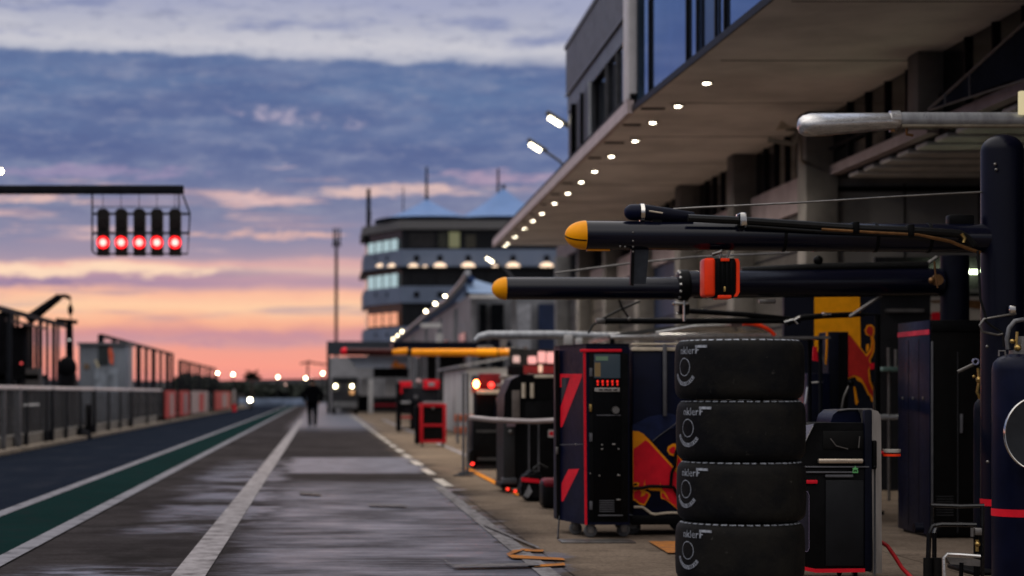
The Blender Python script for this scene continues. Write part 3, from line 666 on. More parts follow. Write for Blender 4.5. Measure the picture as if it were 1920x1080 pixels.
for q in range(12): m.ball(c + Vector((-.05, .125 * math.cos(q * math.pi / 6), .125 * math.sin(q * math.pi / 6))), .016, seg=8)
split(m, 'collar_bolt', chrome, fl)
xq = SX(1790, Y2)
MB().tube([(xq, Y2, 0), (xq, Y2, SZ(480, Y2))], .13, 24).build('pole', navyd, Q)
MB().tube([W(1300, 556, Y2), W(1480, 554, Y2), W(1790, 551, Y2)], .018, 8).build('rail', black, Q)
m = MB().tube([W(1390, 508, Y2), W(1540, 500, Y2), W(1740, 497, Y2)], .035, 10); m.build('cable_bundle', cable, Q)
m = MB().pbox(1265, 565, 1292, 572, Y2, .08, .01); m.tube([W(1283, 562, Y2), W(1283, 602, Y2)], .012, 8); m.ball(W(1262, 569, Y2), .014); m.ball(W(1270, 588, Y2), .014); m.build('pulley', chrome, Q)
m = MB().pbox(1274, 568, 1294, 590, Y2 + .01, .1, .02); m.build('pulley_block', black, Q)
MB().pbox(1425, 561, 1455, 569, Y2 - .05, .08, .01).build('bracket', steel, Q)
MB().ball(W(1534, 488, Y2), .045).build('lamp_dome', black, Q)
m = MB().tube([W(1040, 512, Y2), W(1180, 494, Y2), W(1300, 482, Y2), W(1480, 474, Y2)], .009, 6); m.build('guy_wire', steel, Q)
MB().tube([W(1593, 594, Y2), W(1757, 482, Y2)], .016, 8).build('stay_rod', steel, Q)
m = MB().lathe([(.0, -.03), (.05, -.03), (.05, .03), (0, .03)], tuple(W(1757, 525, Y2 - .3)), 'Y', 20); m.ball(W(1747, 526, Y2 - .35), .03); m.build('gauge', bronze, Q)

# third thin black arm
A3 = thing('cable_arm', 'thin black jointed cable arm reaching below the second boom', 'arm', (SX(1640, 19.5), 19.5, 0))
Y3 = 19.5
MB().tube([W(1120, 602, Y3), W(1300, 602, Y3), W(1500, 601, Y3)], .03, 10).build('lower_tube', black, A3)
MB().tube([W(1290, 583, Y3), W(1400, 590, Y3), W(1480, 598, Y3), W(1495, 603, Y3)], .026, 10).build('upper_tube', black, A3)
MB().tube([W(1475, 606, Y3), W(1500, 596, Y3), W(1545, 592, Y3), W(1598, 590, Y3), (SX(1645, Y3), Y3, SZ(590, Y3)), (SX(1645, Y3), Y3, 0)], .028, 10).build('support_tube', black, A3)
m = MB().tube([W(1496, 607, Y3 - .05), W(1489, 600, Y3 - .05), W(1500, 594, Y3 - .05)], .009, 6); m.tube([W(1470, 604, Y3 - .05), W(1488, 599, Y3 - .05)], .008, 6); m.pbox(1542, 586, 1560, 592, Y3 - .06, .06, .006); m.build('joint_clip', chrome, A3)
m = MB().tube([W(1103, 625, Y3), W(1112, 610, Y3), W(1125, 600, Y3), W(1160, 582, Y3), W(1200, 565, Y3)], .011, 6); m.tube([W(1160, 560, Y3), W(1168, 580, Y3), W(1182, 600, Y3)], .011, 6); m.build('cable', cable, A3)
m = MB().ball(W(1180, 598, Y3 - .04), .02); m.pbox(1118, 597, 1135, 607, Y3 - .04, .08, .01); m.build('end_fitting', steel, A3)

# silver boom at top right
T = thing('pit_gantry', 'silver metal boom with rounded fat nose high above the navy pole', 'gantry', (SX(1985, 16.2), 16.2, 0), 'pit box booms')
Y4 = 16.2; k4 = Y4 / F
n = [(1496, 7), (1499, 14), (1506, 19), (1520, 22), (1545, 21.5), (1600, 19), (1660, 16.5), (1680, 15.5)]
MB().tube([(SX(a, Y4), Y4, SZ(236 - (a - 1496) * .05 if a < 1640 else 228, Y4)) for a, _ in n], [b * k4 for _, b in n], 28).build('boom_nose', silver, T)
MB().tube([W(1684, 224, Y4), W(1985, 224, Y4)], 13.5 * k4, 24).build('boom', alu, T)
m = MB().tube([W(1668, 224, Y4), W(1686, 224, Y4)], 16.5 * k4, 24); m.build('boom_sleeve', silver, T)
MB().tube([W(1690, 236, Y4 - .03), W(1985, 236, Y4 - .03)], 4 * k4, 10).build('conduit', M('tan_conduit', (.30, .26, .2), .4, .5, .2, 8), T)
m = MB().pbox(1670, 238, 1678, 247, Y4 - .02, .05); m.tube([W(1700, 240, Y4), W(1700, 252, Y4), W(1712, 254, Y4)], .012, 8); split(m, 'bracket', bronze, T)
MB().tube([(SX(1985, Y4), Y4, 0), (SX(1985, Y4), Y4, SZ(190, Y4))], .14, 24).build('pole', alu, T)
MB().pbox(1912, 170, 1926, 214, Y4 - .1, .05, .01).build('lamp', e_glow, T)
# tripod sensor: small fixture on the facade
t = thing('wall_fixture', 'small pale cone shaped fixture on a bent bracket under the canopy', 'fixture', W(1468, 260, 30.))
m = MB().prism([W(1457, 243, 30.), W(1466, 226, 30.), W(1487, 240, 30.)], (0, .12, 0)); m.build('horn', cream, t)
MB().tube([W(1474, 240, 30.05), W(1500, 245, 30.05), W(1490, 270, 30.2), W(1440, 262, 30.3)], .04, 8).build('bracket', concr, t)
MB().tube([W(1500, 245, 30.05), W(1502, 300, 30.4), (7.47, 30.7, SZ(305, 30.6))], .03, 8).build('stay', concr, t)

# silver boom behind the cabinet
t = thing('pit_gantry', 'low pale grey tube boom with bent end behind the navy cabinet', 'gantry', (SX(1400, 26), 26, 0), 'pit box booms')
Y5 = 26.
MB().tube([W(891, 639, Y5), W(899, 632, Y5), W(915, 628, Y5), W(1050, 628, Y5), W(1120, 630, Y5), W(1400, 634, Y5)], [.03, .05, .055, .055, .05, .05], 14).build('boom', alu, t)
MB().tube([(SX(1400, Y5), Y5, 0), (SX(1400, Y5), Y5, SZ(625, Y5))], .09, 14).build('pole', alu, t)
m = MB().pbox(1058, 628, 1074, 646, Y5 - .1, .1, .01); m.pbox(1080, 634, 1092, 646, Y5 - .1, .1, .01); split(m, 'bracket', whitep, t)

# grey low roof behind the tyres
t = thing('cart_canopy', 'low glossy grey curved cart roof seen over the tyre stack', 'canopy', (SX(1270, 24), 24, 0))
rf = MB(); ys = 23.2
prof = [(1142, 630), (1175, 622), (1230, 615), (1300, 607), (1400, 604), (1440, 612), (1445, 624)]
a = [W(x, y, ys) for x, y in prof]; rf.prism(a + [p + Vector((0, 0, -.05)) for p in reversed(a)], (0, 1.8, 0)); rf.build('roof', M('grey_gloss', (.09, .088, .085), .2, .3, .2, 3), t)
m = MB().tube([W(1230, 624, ys - .02), W(1300, 612, ys - .02), W(1370, 609, ys - .02)], .016, 6); m.tube([W(1145, 632, ys - .02), W(1300, 629, ys - .02), W(1445, 628, ys - .02)], .018, 6); m.build('roof_rail', silver, t)
for px in (1150, 1430):
    for dy in (.1, 1.6): MB().tube([(SX(px, ys), ys + dy, 0), (SX(px, ys), ys + dy, SZ(630, ys))], .03, 8).build('post', darkpost, t)
arc = [W(1400 + 58 * math.cos(R(q)), 645 - 38 * math.sin(R(q)), 22.8) for q in range(25, 100, 9)]
MB().tube(arc, .022, 8).build('red_arc', orange_red, t)

# ------------------------------------------------------------------ tyres
def text_verts(body, size):
    cu = bpy.data.curves.new('lettering', 'FONT'); cu.body = body; cu.size = size; cu.resolution_u = 2
    ob = bpy.data.objects.new('lettering', cu); COL.objects.link(ob); bpy.context.view_layer.update()
    me = bpy.data.meshes.new_from_object(ob.evaluated_get(bpy.context.evaluated_depsgraph_get()))
    bpy.data.objects.remove(ob); bpy.data.curves.remove(cu)
    return me
letm = M('white_lettering', (.25, .265, .30), .6, 0, .45, 40)
def make_tyre():
    t = thing('racing_tyre', '', 'tyre', (0, 0, 0), 'stack of slick racing tyres')
    Rr = .325
    pr = [(.20, -.145), (.235, -.152), (.275, -.153), (.297, -.148), (.312, -.136), (.321, -.118), (.3245, -.09), (Rr + .001, -.04), (Rr + .0015, 0), (Rr + .001, .04), (.3245, .09), (.321, .118), (.312, .136), (.297, .148), (.275, .153), (.235, .152), (.20, .145), (.195, .12), (.195, -.12)]
    mb = MB().lathe(pr, (0, 0, .1535), 'Z', 96, closed=True)
    mb.build('tread', rubber, t)
    rim = MB().lathe([(.0, -.06), (.05, -.06), (.06, -.02), (.16, -.05), (.194, -.12), (.199, -.13), (.199, .13), (.19, .12), (.16, .06), (.06, .03), (.05, .06), (0, .06)], (0, 0, .1535), 'Z', 40)
    rim.build('wheel_rim', M('magnesium_rim', (.03, .03, .032), .35, .6, .2, 10), t)
    ds = MB(); nd = 44
    for i in range(nd):
        a0 = 2 * math.pi * i / nd; a1 = a0 + 2 * math.pi / nd * random.uniform(.55, .78)
        for (ra, za), (rb2, zb) in (((.2945, .1500), (.3035, .1448)),):
            n2 = 4
            for q in range(n2):
                b0 = a0 + (a1 - a0) * q / n2; b1 = a0 + (a1 - a0) * (q + 1) / n2
                ds.sheet([(ra * math.cos(b0), ra * math.sin(b0), za + .1535), (ra * math.cos(b1), ra * math.sin(b1), za + .1535), (rb2 * math.cos(b1), rb2 * math.sin(b1), zb + .1535), (rb2 * math.cos(b0), rb2 * math.sin(b0), zb + .1535)])
    ds.build('shoulder_marking', letm, t)
    # wrapped lettering: arc length s (0 at 46 degrees left of the camera side), height h
    def wrap(s_, h): 
        a = R(-90 - 43) - (-s_) / Rr if False else R(-90 - 43) + s_ / Rr
        rr = Rr + .0035
        return Vector((rr * math.cos(a), rr * math.sin(a), .1535 + h))
    L = MB()
    me = text_verts('nkler', .054)
    xs = [v.co.x for v in me.vertices]; w = max(xs)
    base = len(L.bm.verts)
    L.bm.from_mesh(me)
    for v in L.bm.verts: v.co = wrap((v.co.x - w) * 1.05 - .055, .078 + v.co.y)
    def poly(pts): L.sheet([wrap(a, b) for a, b in pts])
    for q in range(6):
        a0, a1 = -.052 + q * .012, -.052 + (q + 1) * .012; poly([(a0, .108), (a1, .109), (a1, .121), (a0, .121)])
    poly([(-.052, .078), (-.042, .078), (-.040, .108), (-.050, .108)]); poly([(-.042, .092), (-.030, .096), (-.030, .101), (-.042, .098)])
    def ring(cx, cz, r0, r1, d0, d1, n):
        for q in range(n):
            b0 = R(d0 + (d1 - d0) * q / n); b1 = R(d0 + (d1 - d0) * (q + 1) / n)
            poly([(cx + r0 * math.cos(b0), cz + r0 * math.sin(b0)), (cx + r1 * math.cos(b0), cz + r1 * math.sin(b0)), (cx + r1 * math.cos(b1), cz + r1 * math.sin(b1)), (cx + r0 * math.cos(b1), cz + r0 * math.sin(b1))])
    ring(-.135, .012, .0425, .0462, 0, 360, 32)
    ring(-.135, .012, .076, .079, 205, 325, 20); ring(-.135, .012, .092, .095, 205, 325, 20)
    for d in range(209, 325, 9): ring(-.135, .012, .080, .091, d, d + 5, 1)
    ring(-.135, .012, .076, .095, 204, 206, 1); ring(-.135, .012, .076, .095, 324, 326, 1)
    bpy.data.meshes.remove(me)
    L.build('lettering', letm, t, smooth=False)
    return t
t0 = make_tyre()
tl = ['bottom slick tyre on the ground under the tyre stack', 'second lowest slick tyre of the stack, cut by the picture edge', 'third slick tyre down in the stack, level with the red emblem', 'second slick tyre down in the stack of black tyres', 'topmost black slick tyre of the stack with white lettering']
offs = [(1388, 0), (1387, 3), (1389.5, -2), (1388.5, 2), (1386, -1)]
for i in range(5):
    loc = (SX(offs[i][0], 10.2), 10.2, .002 + i * .3085)
    o = t0 if i == 0 else dup(t0, loc)
    o.location = loc; o['label'] = tl[i]; o.rotation_euler = (0, 0, R([0, 3, -2, 2, -1][i]))

# ------------------------------------------------------------------ navy wheeled cabinet
Yc = 17.4
C = thing('equipment_cabinet', 'tall navy cabinet on castors with red slashes and black front with screen', 'cabinet', (SX(1110, Yc), Yc, 0))
zb, ztp = SZ(984, Yc), SZ(650, Yc)
pl_ = [(SX(1040.5, 18.25), 18.25), (SX(1049, 18.05), 18.05), (SX(1099, 17.4), 17.4), (SX(1180, 17.4), 17.4), (SX(1180, 17.4), 18.35), (SX(1040.5, 18.25), 18.35)]
MB().prism([(x, y, zb) for x, y in pl_], (0, 0, ztp - zb)).build('body', navy, C, smooth=False)
MB().prism([(x * 1.0, y, ztp + .001) for x, y in pl_], (0, 0, .025)).build('top_lid', navyd, C, smooth=False)
def skew(pxs, e, th=.006):     # a shape lying on the slanted left panel
    a, b = pl_[1], pl_[2]; out = []
    for px, py in pxs:
        f = (px - 1049) / 50.; y = a[1] + (b[1] - a[1]) * f - e
        out.append(W(px, py, y))
    return MB().prism(out, (0, th, 0))
skew([(1050, 701), (1092, 701), (1091, 707), (1054, 801), (1051, 801), (1051, 764), (1069, 708), (1053, 708), (1053, 726), (1050, 726)], .006).build('red_slash', red, C, smooth=False)
skew([(1066, 880), (1086, 879), (1056, 940), (1053, 940), (1053, 906)], .006).build('red_slash', red, C, smooth=False)
skew([(1053, 709), (1068, 709), (1052, 756)], .004, .003).build('grey_inset', M('grey_inset', (.035, .037, .042), .5), C, smooth=False)
skew([(1050, 833), (1093, 832.2), (1093, 833.6), (1050, 834.4)], .004, .003).build('panel_seam', greypost, C, smooth=False)
MB().shape([(1093.5, 654), (1098, 654), (1101, 984), (1096.5, 984)], Yc - .012, .012).build('red_trim', red, C, smooth=False)
MB().pbox(1088, 654.5, 1166, 660, Yc - .02, .02, .004).build('red_trim', red, C)
MB().shape([(1041, 657), (1048, 657), (1050, 976), (1044, 973)], 18.03, .05).build('side_strip', black, C, smooth=False)
fp = MB().pbox(1105, 662, 1178, 978, Yc - .012, .012, .004).build('front_panel', black, C)
MB().pbox(1112, 662, 1165, 974, Yc - .020, .008, .003).build('door', M('door_black', (.002, .002, .0024), .35, 0, .2, 5, spec=.06), C)
scn = MB().pbox(1114, 664, 1163, 709, Yc - .032, .012, .004).build('screen', e_scr, C)
m = MB().pbox(1117, 668, 1140, 676, Yc - .036, .004); m.build('screen_readout', E('lit_green_readout', (.10, .16, .10), .5), scn)
MB().pbox(1115, 680, 1126, 706, Yc - .036, .004).build('screen_panel', E('lit_amber_readout', (.16, .10, .04), .5), scn)
m = MB()
for i in range(5):
    x = 1119 + i * 9.2
    m.pbox(x, 713, x + 3.6, 717.5, Yc - .03, .01, .002); m.pbox(x + .8, 718.5, x + 3.2, 723, Yc - .03, .01, .002)
m.build('indicator_row', E('lit_red_digits', (1, .02, .01), .9), C)
MB().pbox(1115, 727, 1162, 734.5, Yc - .03, .008, .002).build('name_strip', M('grey_label', (.30, .28, .26), .5, 0, .3, 60), C)
m = MB()
for a, b, c_ in ((1123, 1130, .5), (1133, 1147, .5), (1150, 1157, .5)): m.pbox(a, 729.6, b, 732, Yc - .033, .003)
m.build('strip_print', black, C)
m = MB().lathe([(0, -.045), (.03, -.045), (.034, -.02), (.034, 0), (0, 0)], (SX(1153, Yc), Yc - .02, SZ(769, Yc)), 'Y', 24); m.build('knob', steel, C)
m = MB()
for px, py, w_ in ((1107, 764, 2.5), (1129, 834, 1.5), (1129, 842, 1.8), (1151, 833, 3), (1160, 842, 2), (1107, 888, 1.3), (1124, 892, 1.3), (1160, 891, 3), (1160, 937, 4), (1079, 833, 1.5)): m.pbox(px - w_, py - 1.3, px + w_, py + 1.3, Yc - .03, .01, .002)
split(m, 'latch', M('worn_steel', (.3, .29, .27), .35, .8, .3, 30), C)
MB().pbox(1105, 758, 1110, 772, Yc - .034, .02, .004).build('door_handle', brass, C)
m = MB().pbox(1119, 777.5, 1164, 779.5, Yc - .03, .01); m.pbox(1122, 965, 1168, 967.5, Yc - .03, .01); split(m, 'door_edge', greypost, C)
m = MB().pbox(1042, 838, 1047, 852, 18.0, .02, .004); m.build('side_catch', steel, C)
m = MB()
for py in (690, 812, 940): m.pbox(1105.5, py, 1111, py + 16, Yc - .03, .02, .003)
split(m, 'hinge', greypost, C)
m = MB()
for q in range(6): m.pbox(1124, 938 + q * 4, 1152, 939.6 + q * 4, Yc - .026, .01)
m.build('vent_grille', greypost, C)
def caster(mb1, mb2, x, y, r=.062, w=.04, top=.15, ax='X'):
    mb1.lathe([(0, -w / 2), (r * .8, -w / 2), (r, -w / 4), (r, w / 4), (r * .8, w / 2), (0, w / 2)], (x, y, r), ax, 20)
    for e in (-1, 1):
        a, b = sorted((e * w * .55, e * w * .8))
        if ax == 'X': mb2.box(x + a, x + b, y - r * .5, y + r * .5, r * .7, top - .012, .004)
        else: mb2.box(x - r * .45, x + r * .45, y + a, y + b, r * .8, top - .012, .004)
    mb2.box(x - w, x + w, y - w, y + w, top - .012, top, .003)
    if ax == 'Y': mb2.lathe([(0, -w * .95), (r * .3, -w * .95), (r * .3, -w * .8), (0, -w * .8)], (x, y, r), 'Y', 12)
def casters(par, spots, r=.062, top=.15, wm=blackm, fm=steel, ax='X'):
    for x, y in spots:
        a, b = MB(), MB(); caster(a, b, x, y, r, r * .65, top, ax)
        f = b.build('caster', fm, par); a.build('caster_wheel', wm, f)
casters(C, [(SX(1079, 17.85), 17.85), (SX(1107, 17.5), 17.5), (SX(1172, 17.5), 17.6), (SX(1172, 18.2), 18.2)], .058, zb, M('grey_caster_rubber', (.09, .09, .095), .5), ax='Y')
MB().tube([W(1049, 968, 17.95), W(1047, 990, 17.7), (SX(1046, 17.3), 17.3, .008)], .008, 6).build('strap', black, C)
fp_ = MB().box(SX(1049, GY(1016)), SX(1186, GY(1016)), GY(1019), GY(1013.5), .002, .014, .003); o = fp_.build('ground_plate', steel, None, o=(SX(1110, 17), GY(1016), 0)); tag(o, 'flat dark metal strip lying on the ground before the navy cabinet', 'metal strip')

# ------------------------------------------------------------------ trunk with emblem
Y6 = 17.75
D = thing('flight_case', 'navy wheeled equipment case with red and yellow bull emblem beside the cabinet', 'equipment case', (SX(1240, Y6), Y6, 0))
MB().pbox(1186, 652, 1305, 980, Y6, .8, .015).build('body', navy, D)
MB().pbox(1184, 966, 1308, 984, Y6 - .02, .84, .01).build('base_frame', black, D)
m = MB().pbox(1186, 643, 1306, 647, Y6 - .02, .1, .005); m.pbox(1186, 651, 1306, 658, Y6 - .02, .1, .006); m.build('top_trim', cream, D)
MB().pbox(1243.5, 645, 1250.5, 780, Y6 - .06, .03, .006).build('strut', greypost, D)
def em(pts, e, name, mat): MB().shape(pts, Y6 - e, .004).build(name, mat, D, smooth=False)
def zz(pts): return [(1170 + x / 5.146, 770 + y / 5.143) for x, y in pts]
em(zz([(82, 140), (240, 60), (420, 20), (560, 60), (590, 120), (400, 200), (280, 290), (215, 245), (85, 195)]), .006, 'fabric_fold', M('blue_cover', (.007, .013, .050), .45, 0, .3, 7))
em(zz([(85, 195), (140, 200), (190, 225), (245, 280), (470, 530), (520, 590), (640, 700), (640, 990), (520, 955), (430, 880), (400, 860), (360, 850), (350, 815), (352, 775), (255, 770), (230, 755), (190, 765), (240, 790), (258, 815), (238, 850), (200, 918), (150, 905), (110, 870), (88, 865)]), .010, 'emblem_outline', amber)
em(zz([(92, 372), (208, 285), (238, 305), (462, 545), (515, 605), (640, 725), (640, 960), (525, 925), (430, 850), (400, 790), (370, 758), (360, 740), (350, 690), (345, 735), (250, 725), (205, 720), (200, 655), (190, 735), (145, 735), (120, 700), (92, 700)]), .014, 'emblem_bull', red)
em(zz([(470, 318), (500, 318), (520, 350), (505, 400), (540, 450), (590, 520), (560, 575), (520, 600), (488, 560), (505, 480), (480, 440), (440, 425), (415, 385), (425, 345)]), .010, 'emblem_outline', amber)
em(zz([(465, 350), (490, 345), (495, 380), (480, 420), (445, 405), (432, 375)]), .014, 'emblem_bull', red)
em(zz([(525, 440), (570, 520), (545, 560), (510, 540), (515, 480)]), .014, 'emblem_bull', red)
em(zz([(95, 780), (150, 765), (170, 790), (160, 830), (195, 820), (215, 790), (240, 810), (228, 845), (195, 900), (150, 885), (110, 850), (95, 850)]), .014, 'emblem_bull', red)
em(zz([(375, 790), (420, 850), (470, 880), (520, 930), (518, 942), (430, 868), (390, 850), (365, 835), (362, 805)]), .016, 'emblem_bull', red)
em(zz([(90, 690), (130, 690), (150, 700), (135, 730), (92, 735)]), .017, 'emblem_detail', amber)
em(zz([(95, 705), (125, 700), (125, 720), (95, 725)]), .020, 'emblem_detail', black)
m = MB().tube([W(1170 + a / 5.146, 770 + b / 5.143, Y6 - .02) for a, b in ((95, 930), (175, 930), (215, 955), (260, 990), (300, 1000), (420, 985), (520, 985), (640, 985))], .012, 8); m.build('piping', cream, D)
m = MB().tube([W(1170 + a / 5.146, 770 + b / 5.143, Y6 - .05) for a, b in ((90, 752), (180, 745), (250, 728), (450, 735), (480, 740), (530, 830), (640, 870))], .015, 8)
m.tube([W(1170 + a / 5.146, 770 + b / 5.143, Y6 - .05) for a, b in ((530, 330), (500, 420), (490, 540), (460, 600), (450, 735))], .015, 8); m.build('handle_tube', black, D)
m = MB().tube([W(1170 + a / 5.146, 770 + b / 5.143, Y6 - .02) for a, b in ((275, 295), (340, 240), (440, 170), (520, 110))], .004, 6); m.build('zip', greypost, D)
casters(D, [(SX(1189, Y6), Y6 + .1), (SX(1296, Y6), Y6 + .1), (SX(1189, Y6), Y6 + .7), (SX(1296, Y6), Y6 + .7)], .075, SZ(983, Y6), M('dark_caster_rubber', (.03, .03, .032), .5), M('grey_caster', (.12, .12, .12), .4, .5), ax='Y')

# ------------------------------------------------------------------ black trolley machine with silver column
Y7 = 13.3
G = thing('machine_trolley', 'black pit machine trolley with rounded hood and tall silver side column', 'trolley', (SX(1580, Y7), Y7, 0))
MB().pbox(1470, 872, 1632, 1070, Y7, .62, .015).build('body', black, G)
MB().pbox(1548, 900, 1620, 1062, Y7 - .012, .013, .008).build('door', M('panel_black', (.0065, .007, .0085), .45, 0, .2, 6), G)
m = MB(); hp = [(1470, 872), (1470, 870), (1512, 800), (1530, 793), (1622, 793), (1630, 800), (1630, 872)]
m.prism([W(a, b, Y7 + .02) for a, b in hp], (0, .55, 0)); m.build('hood', blackm, G, smooth=False)
MB().pbox(1543, 808, 1622, 842, Y7 + .012, .02, .006).build('recess', M('recess_black', (.002, .002, .002), .7), G)
m = MB().tube([W(1557, 822, Y7 - .005), W(1568, 836, Y7 - .01), W(1590, 842, Y7 - .01)], .004, 6); m.tube([W(1612, 818, Y7 - .005), W(1610, 840, Y7 - .005)], .004, 6); m.build('cable', steel, G)
MB().shape([(1500, 800), (1526, 795), (1510, 824), (1506, 836), (1498, 830)], Y7 - .005, .02).build('hood_window', M('violet_grey', (.28, .28, .36), .3, .2, .1, 9), G, smooth=False)
MB().tube([W(1524, 798, Y7), W(1509, 828, Y7), W(1505, 850, Y7)], .006, 6).build('hood_edge', silver, G)
m = MB().pbox(1535, 860, 1619, 869, Y7 - .035, .035, .008); m.build('handle', M('champagne_metal', (.55, .46, .36), .3, .8, .1, 12), G)
m = MB().pbox(1480, 874, 1630, 877, Y7 - .02, .02, .003); m.pbox(1480, 884, 1600, 887, Y7 - .025, .02, .003); m.pbox(1548, 890, 1600, 895, Y7 - .02, .02, .003); m.build('ridge', greypost, G)
MB().pbox(1480, 900, 1533, 907, Y7 - .02, .02, .003).build('red_trim', red, G)
m = MB().shape([(1478, 1061), (1505, 1062), (1530, 1067), (1622, 1066), (1622, 1073), (1530, 1074), (1505, 1069), (1478, 1068)], Y7 - .02, .03); m.build('red_trim', red, G)
star = [(1604 + (6 if i % 2 == 0 else 3.2) * math.sin(math.pi * i / 5), 880 - (7 if i % 2 == 0 else 3.2) * math.cos(math.pi * i / 5)) for i in range(10)]
m = MB().shape(star, Y7 - .03, .006); m.pbox(1599, 881, 1609, 887, Y7 - .03, .006); m.build('sticker', green, G)
# rounded back shell + column
m = MB(); sp = [(1558, 800), (1558, 790), (1562, 778), (1572, 769), (1590, 767), (1632, 767), (1632, 800)]
m.prism([W(a, b, Y7 + .3) for a, b in sp], (0, .4, 0)); m.build('back_shell', navy, G)
m = MB().tube([W(1572, 770, Y7 + .29), W(1590, 767.5, Y7 + .29), W(1635, 767.5, Y7 + .29)], .007, 6); m.build('shell_edge', steel, G)
cs = [(1626, 768), (1637, 768), (1646, 771), (1651, 778), (1652, 790), (1654, 1075), (1637, 1075), (1634, 790), (1631, 776)]
MB().prism([W(a, b, Y7 + .05) for a, b in cs], (0, .5, 0)).build('side_column', M('satin_nickel', (.36, .33, .30), .36, .75, .12, 4, stretch=(6, 1, 1)), G)
MB().pbox(1621, 768, 1636, 1072, Y7 - .01, .06, .012).build('column_post', navyd, G)
m = MB().pbox(1636, 826, 1645, 880, Y7, .06, .012, 3); m.ball(W(1640, 876, Y7 - .005), .012); m.build('lever', black, G)
m = MB().lathe([(.0, -.0), (.058, .0), (.06, .012), (.06, .022), (.0, .022)], (SX(1678, Y7), Y7 + .08, SZ(849, Y7)), 'Z', 24); hk = m.build('reel_plate', M('pale_disc', (.5, .47, .42), .4, .3, .1, 9), G)
MB().lathe([(.0, 0), (.06, 0), (.06, .016), (0, .016)], (SX(1678, Y7), Y7 + .08, SZ(856, Y7)), 'Z', 24).build('red_disc', orange_red, hk)
MB().tube([W(1645, 850, Y7 + .08), W(1668, 846, Y7 + .08)], .012, 8).build('reel_arm', red, hk)
casters(G, [(SX(1500, Y7), Y7 + .1), (SX(1610, Y7), Y7 + .1), (SX(1500, Y7), Y7 + .5), (SX(1610, Y7), Y7 + .5)], .035, SZ(1070, Y7))
m = MB().pbox(1485, 920, 1516, 1034, Y7 - .006, .008); m.build('side_label', M('label_dark', (.02, .018, .028), .35), G)
m = MB(); q = [(1492, 922), (1514, 922), (1517, 928), (1517, 1028), (1514, 1034), (1492, 1034)]
m.tube([W(a, b, Y7 - .008) for a, b in q], .0022, 6); m.tube([W(a, b, Y7 - .008) for a, b in ((1500, 975), (1506, 960), (1510, 975), (1506, 990), (1512, 1010), (1503, 1000))], .0018, 6); m.build('label_outline', M('faint_violet', (.16, .13, .2), .5), G)

# red hose
o = MB().tube([(SX(1655, 13.6), 13.7, SZ(1015, 13.6)), W(1664, 1024, 13.6), W(1678, 1044, 13.5), W(1692, 1066, 13.4), (SX(1706, 13.3), 13.2, .03), (SX(1730, 13.1), 12.9, .015), (SX(1800, 12.8), 12.4, .015)], .014, 10).build('air_hose', M('red_hose', (.40, .012, .016), .4), None, o=(SX(1680, 13.5), 13.5, 0)); tag(o, 'red rubber hose running from the silver column to the ground', 'hose')

# ------------------------------------------------------------------ tall navy locker right
Y8 = 17.4
L = thing('storage_locker', 'tall dark navy locker with red stripe beside the round pole', 'locker', (SX(1765, Y8), Y8, 0))
xb, xc = SX(1746, 17.4), SX(1842, 17.4)
zt_, zb_ = SZ(600, Y8), SZ(1004, Y8); yb_ = 18.36
MB().box(xb - .012, xb, 17.41, yb_, zb_, zt_, .004).build('side_panel', navy, L)
MB().box(xb + .001, xc, 17.4, yb_, zb_, zt_, .006).build('body', M('locker_black', (.0045, .0043, .0043), .5, 0, .2, 5, spec=.04), L)
MB().box(xb + .004, xc + .02, 17.385, yb_, zt_ - .10, zt_ - .003, .006).build('lid_band', black, L)
MB().box(xb - .018, xb - .0125, 17.41, yb_ - .002, SZ(627, 17.4), SZ(617.5, 17.4)).build('red_stripe', M('crimson_stripe', (.55, .02, .05), .4), L, smooth=False)
for yy in (17.58, 17.88, 18.2): MB().box(xb - .022, xb - .0125, yy - .018, yy + .018, SZ(750, 17.4), SZ(744, 17.4), .002).build('latch', steel, L)
for yy in (17.72, 18.03): MB().box(xb - .0145, xb - .0122, yy - .005, yy + .005, zb_ + .05, zt_ - .16).build('panel_seam', black, L)
m = MB().pbox(1795, 660, 1797, 1000, 17.39, .012); split(m, 'door_edge', M('seam_grey', (.02, .02, .022), .5), L)
MB().pbox(1747, 640, 1750, 1000, 17.385, .02, .003).build('corner_post', greypost, L)
m = MB().pbox(1801, 776, 1806, 812, 17.375, .025, .006); m.build('door_handle', greypost, L)
m = MB()
for q in range(8): m.pbox(1756, 930 + q * 5, 1788, 932 + q * 5, 17.39, .012)
m.build('vent_grille', M('vent_grey', (.022, .022, .023), .5), L)
MB().box(xb + .02, xc - .02, 17.45, 18.3, .003, zb_ - .001).build('plinth', black, L)
# cranked lever & regulator
t = thing('regulator_stand', 'slim black gas bottle with brass regulator between locker and pole', 'gas bottle', (SX(1830, 15.2), 15.2, 0))
Y9 = 15.2; rq = 17 * Y9 / F; xq = SX(1843, Y9)
zq = SZ(745, Y9)
MB().lathe([(0, 0.005), (rq, .005), (rq, zq - .10), (rq * .9, zq - .05), (rq * .5, zq - .01), (rq * .3, zq), (0, zq)], (xq, Y9, 0), 'Z', 24).build('bottle', navyd, t)
m = MB().tube([W(1838, 748, Y9 - .05), W(1832, 735, Y9 - .05), W(1836, 715, Y9 - .05), W(1834, 690, Y9 - .05)], .012, 8); m.ball(W(1836, 712, Y9 - .06), .025); m.ball(W(1826, 706, Y9 - .06), .012); m.build('regulator', brass, t)
m = MB().tube([W(1796, 697, Y9 - .06), W(1826, 683, Y9 - .06)], .012, 8); m.build('lever', steel, t)
m = MB().lathe([(.018, -.01), (.026, -.01), (.026, .01), (.018, .01)], tuple(W(1829, 678, Y9 - .07)), 'Y', 16, closed=True); m.build('lever_eye', M('violet_steel', (.35, .36, .5), .3, .7), t)

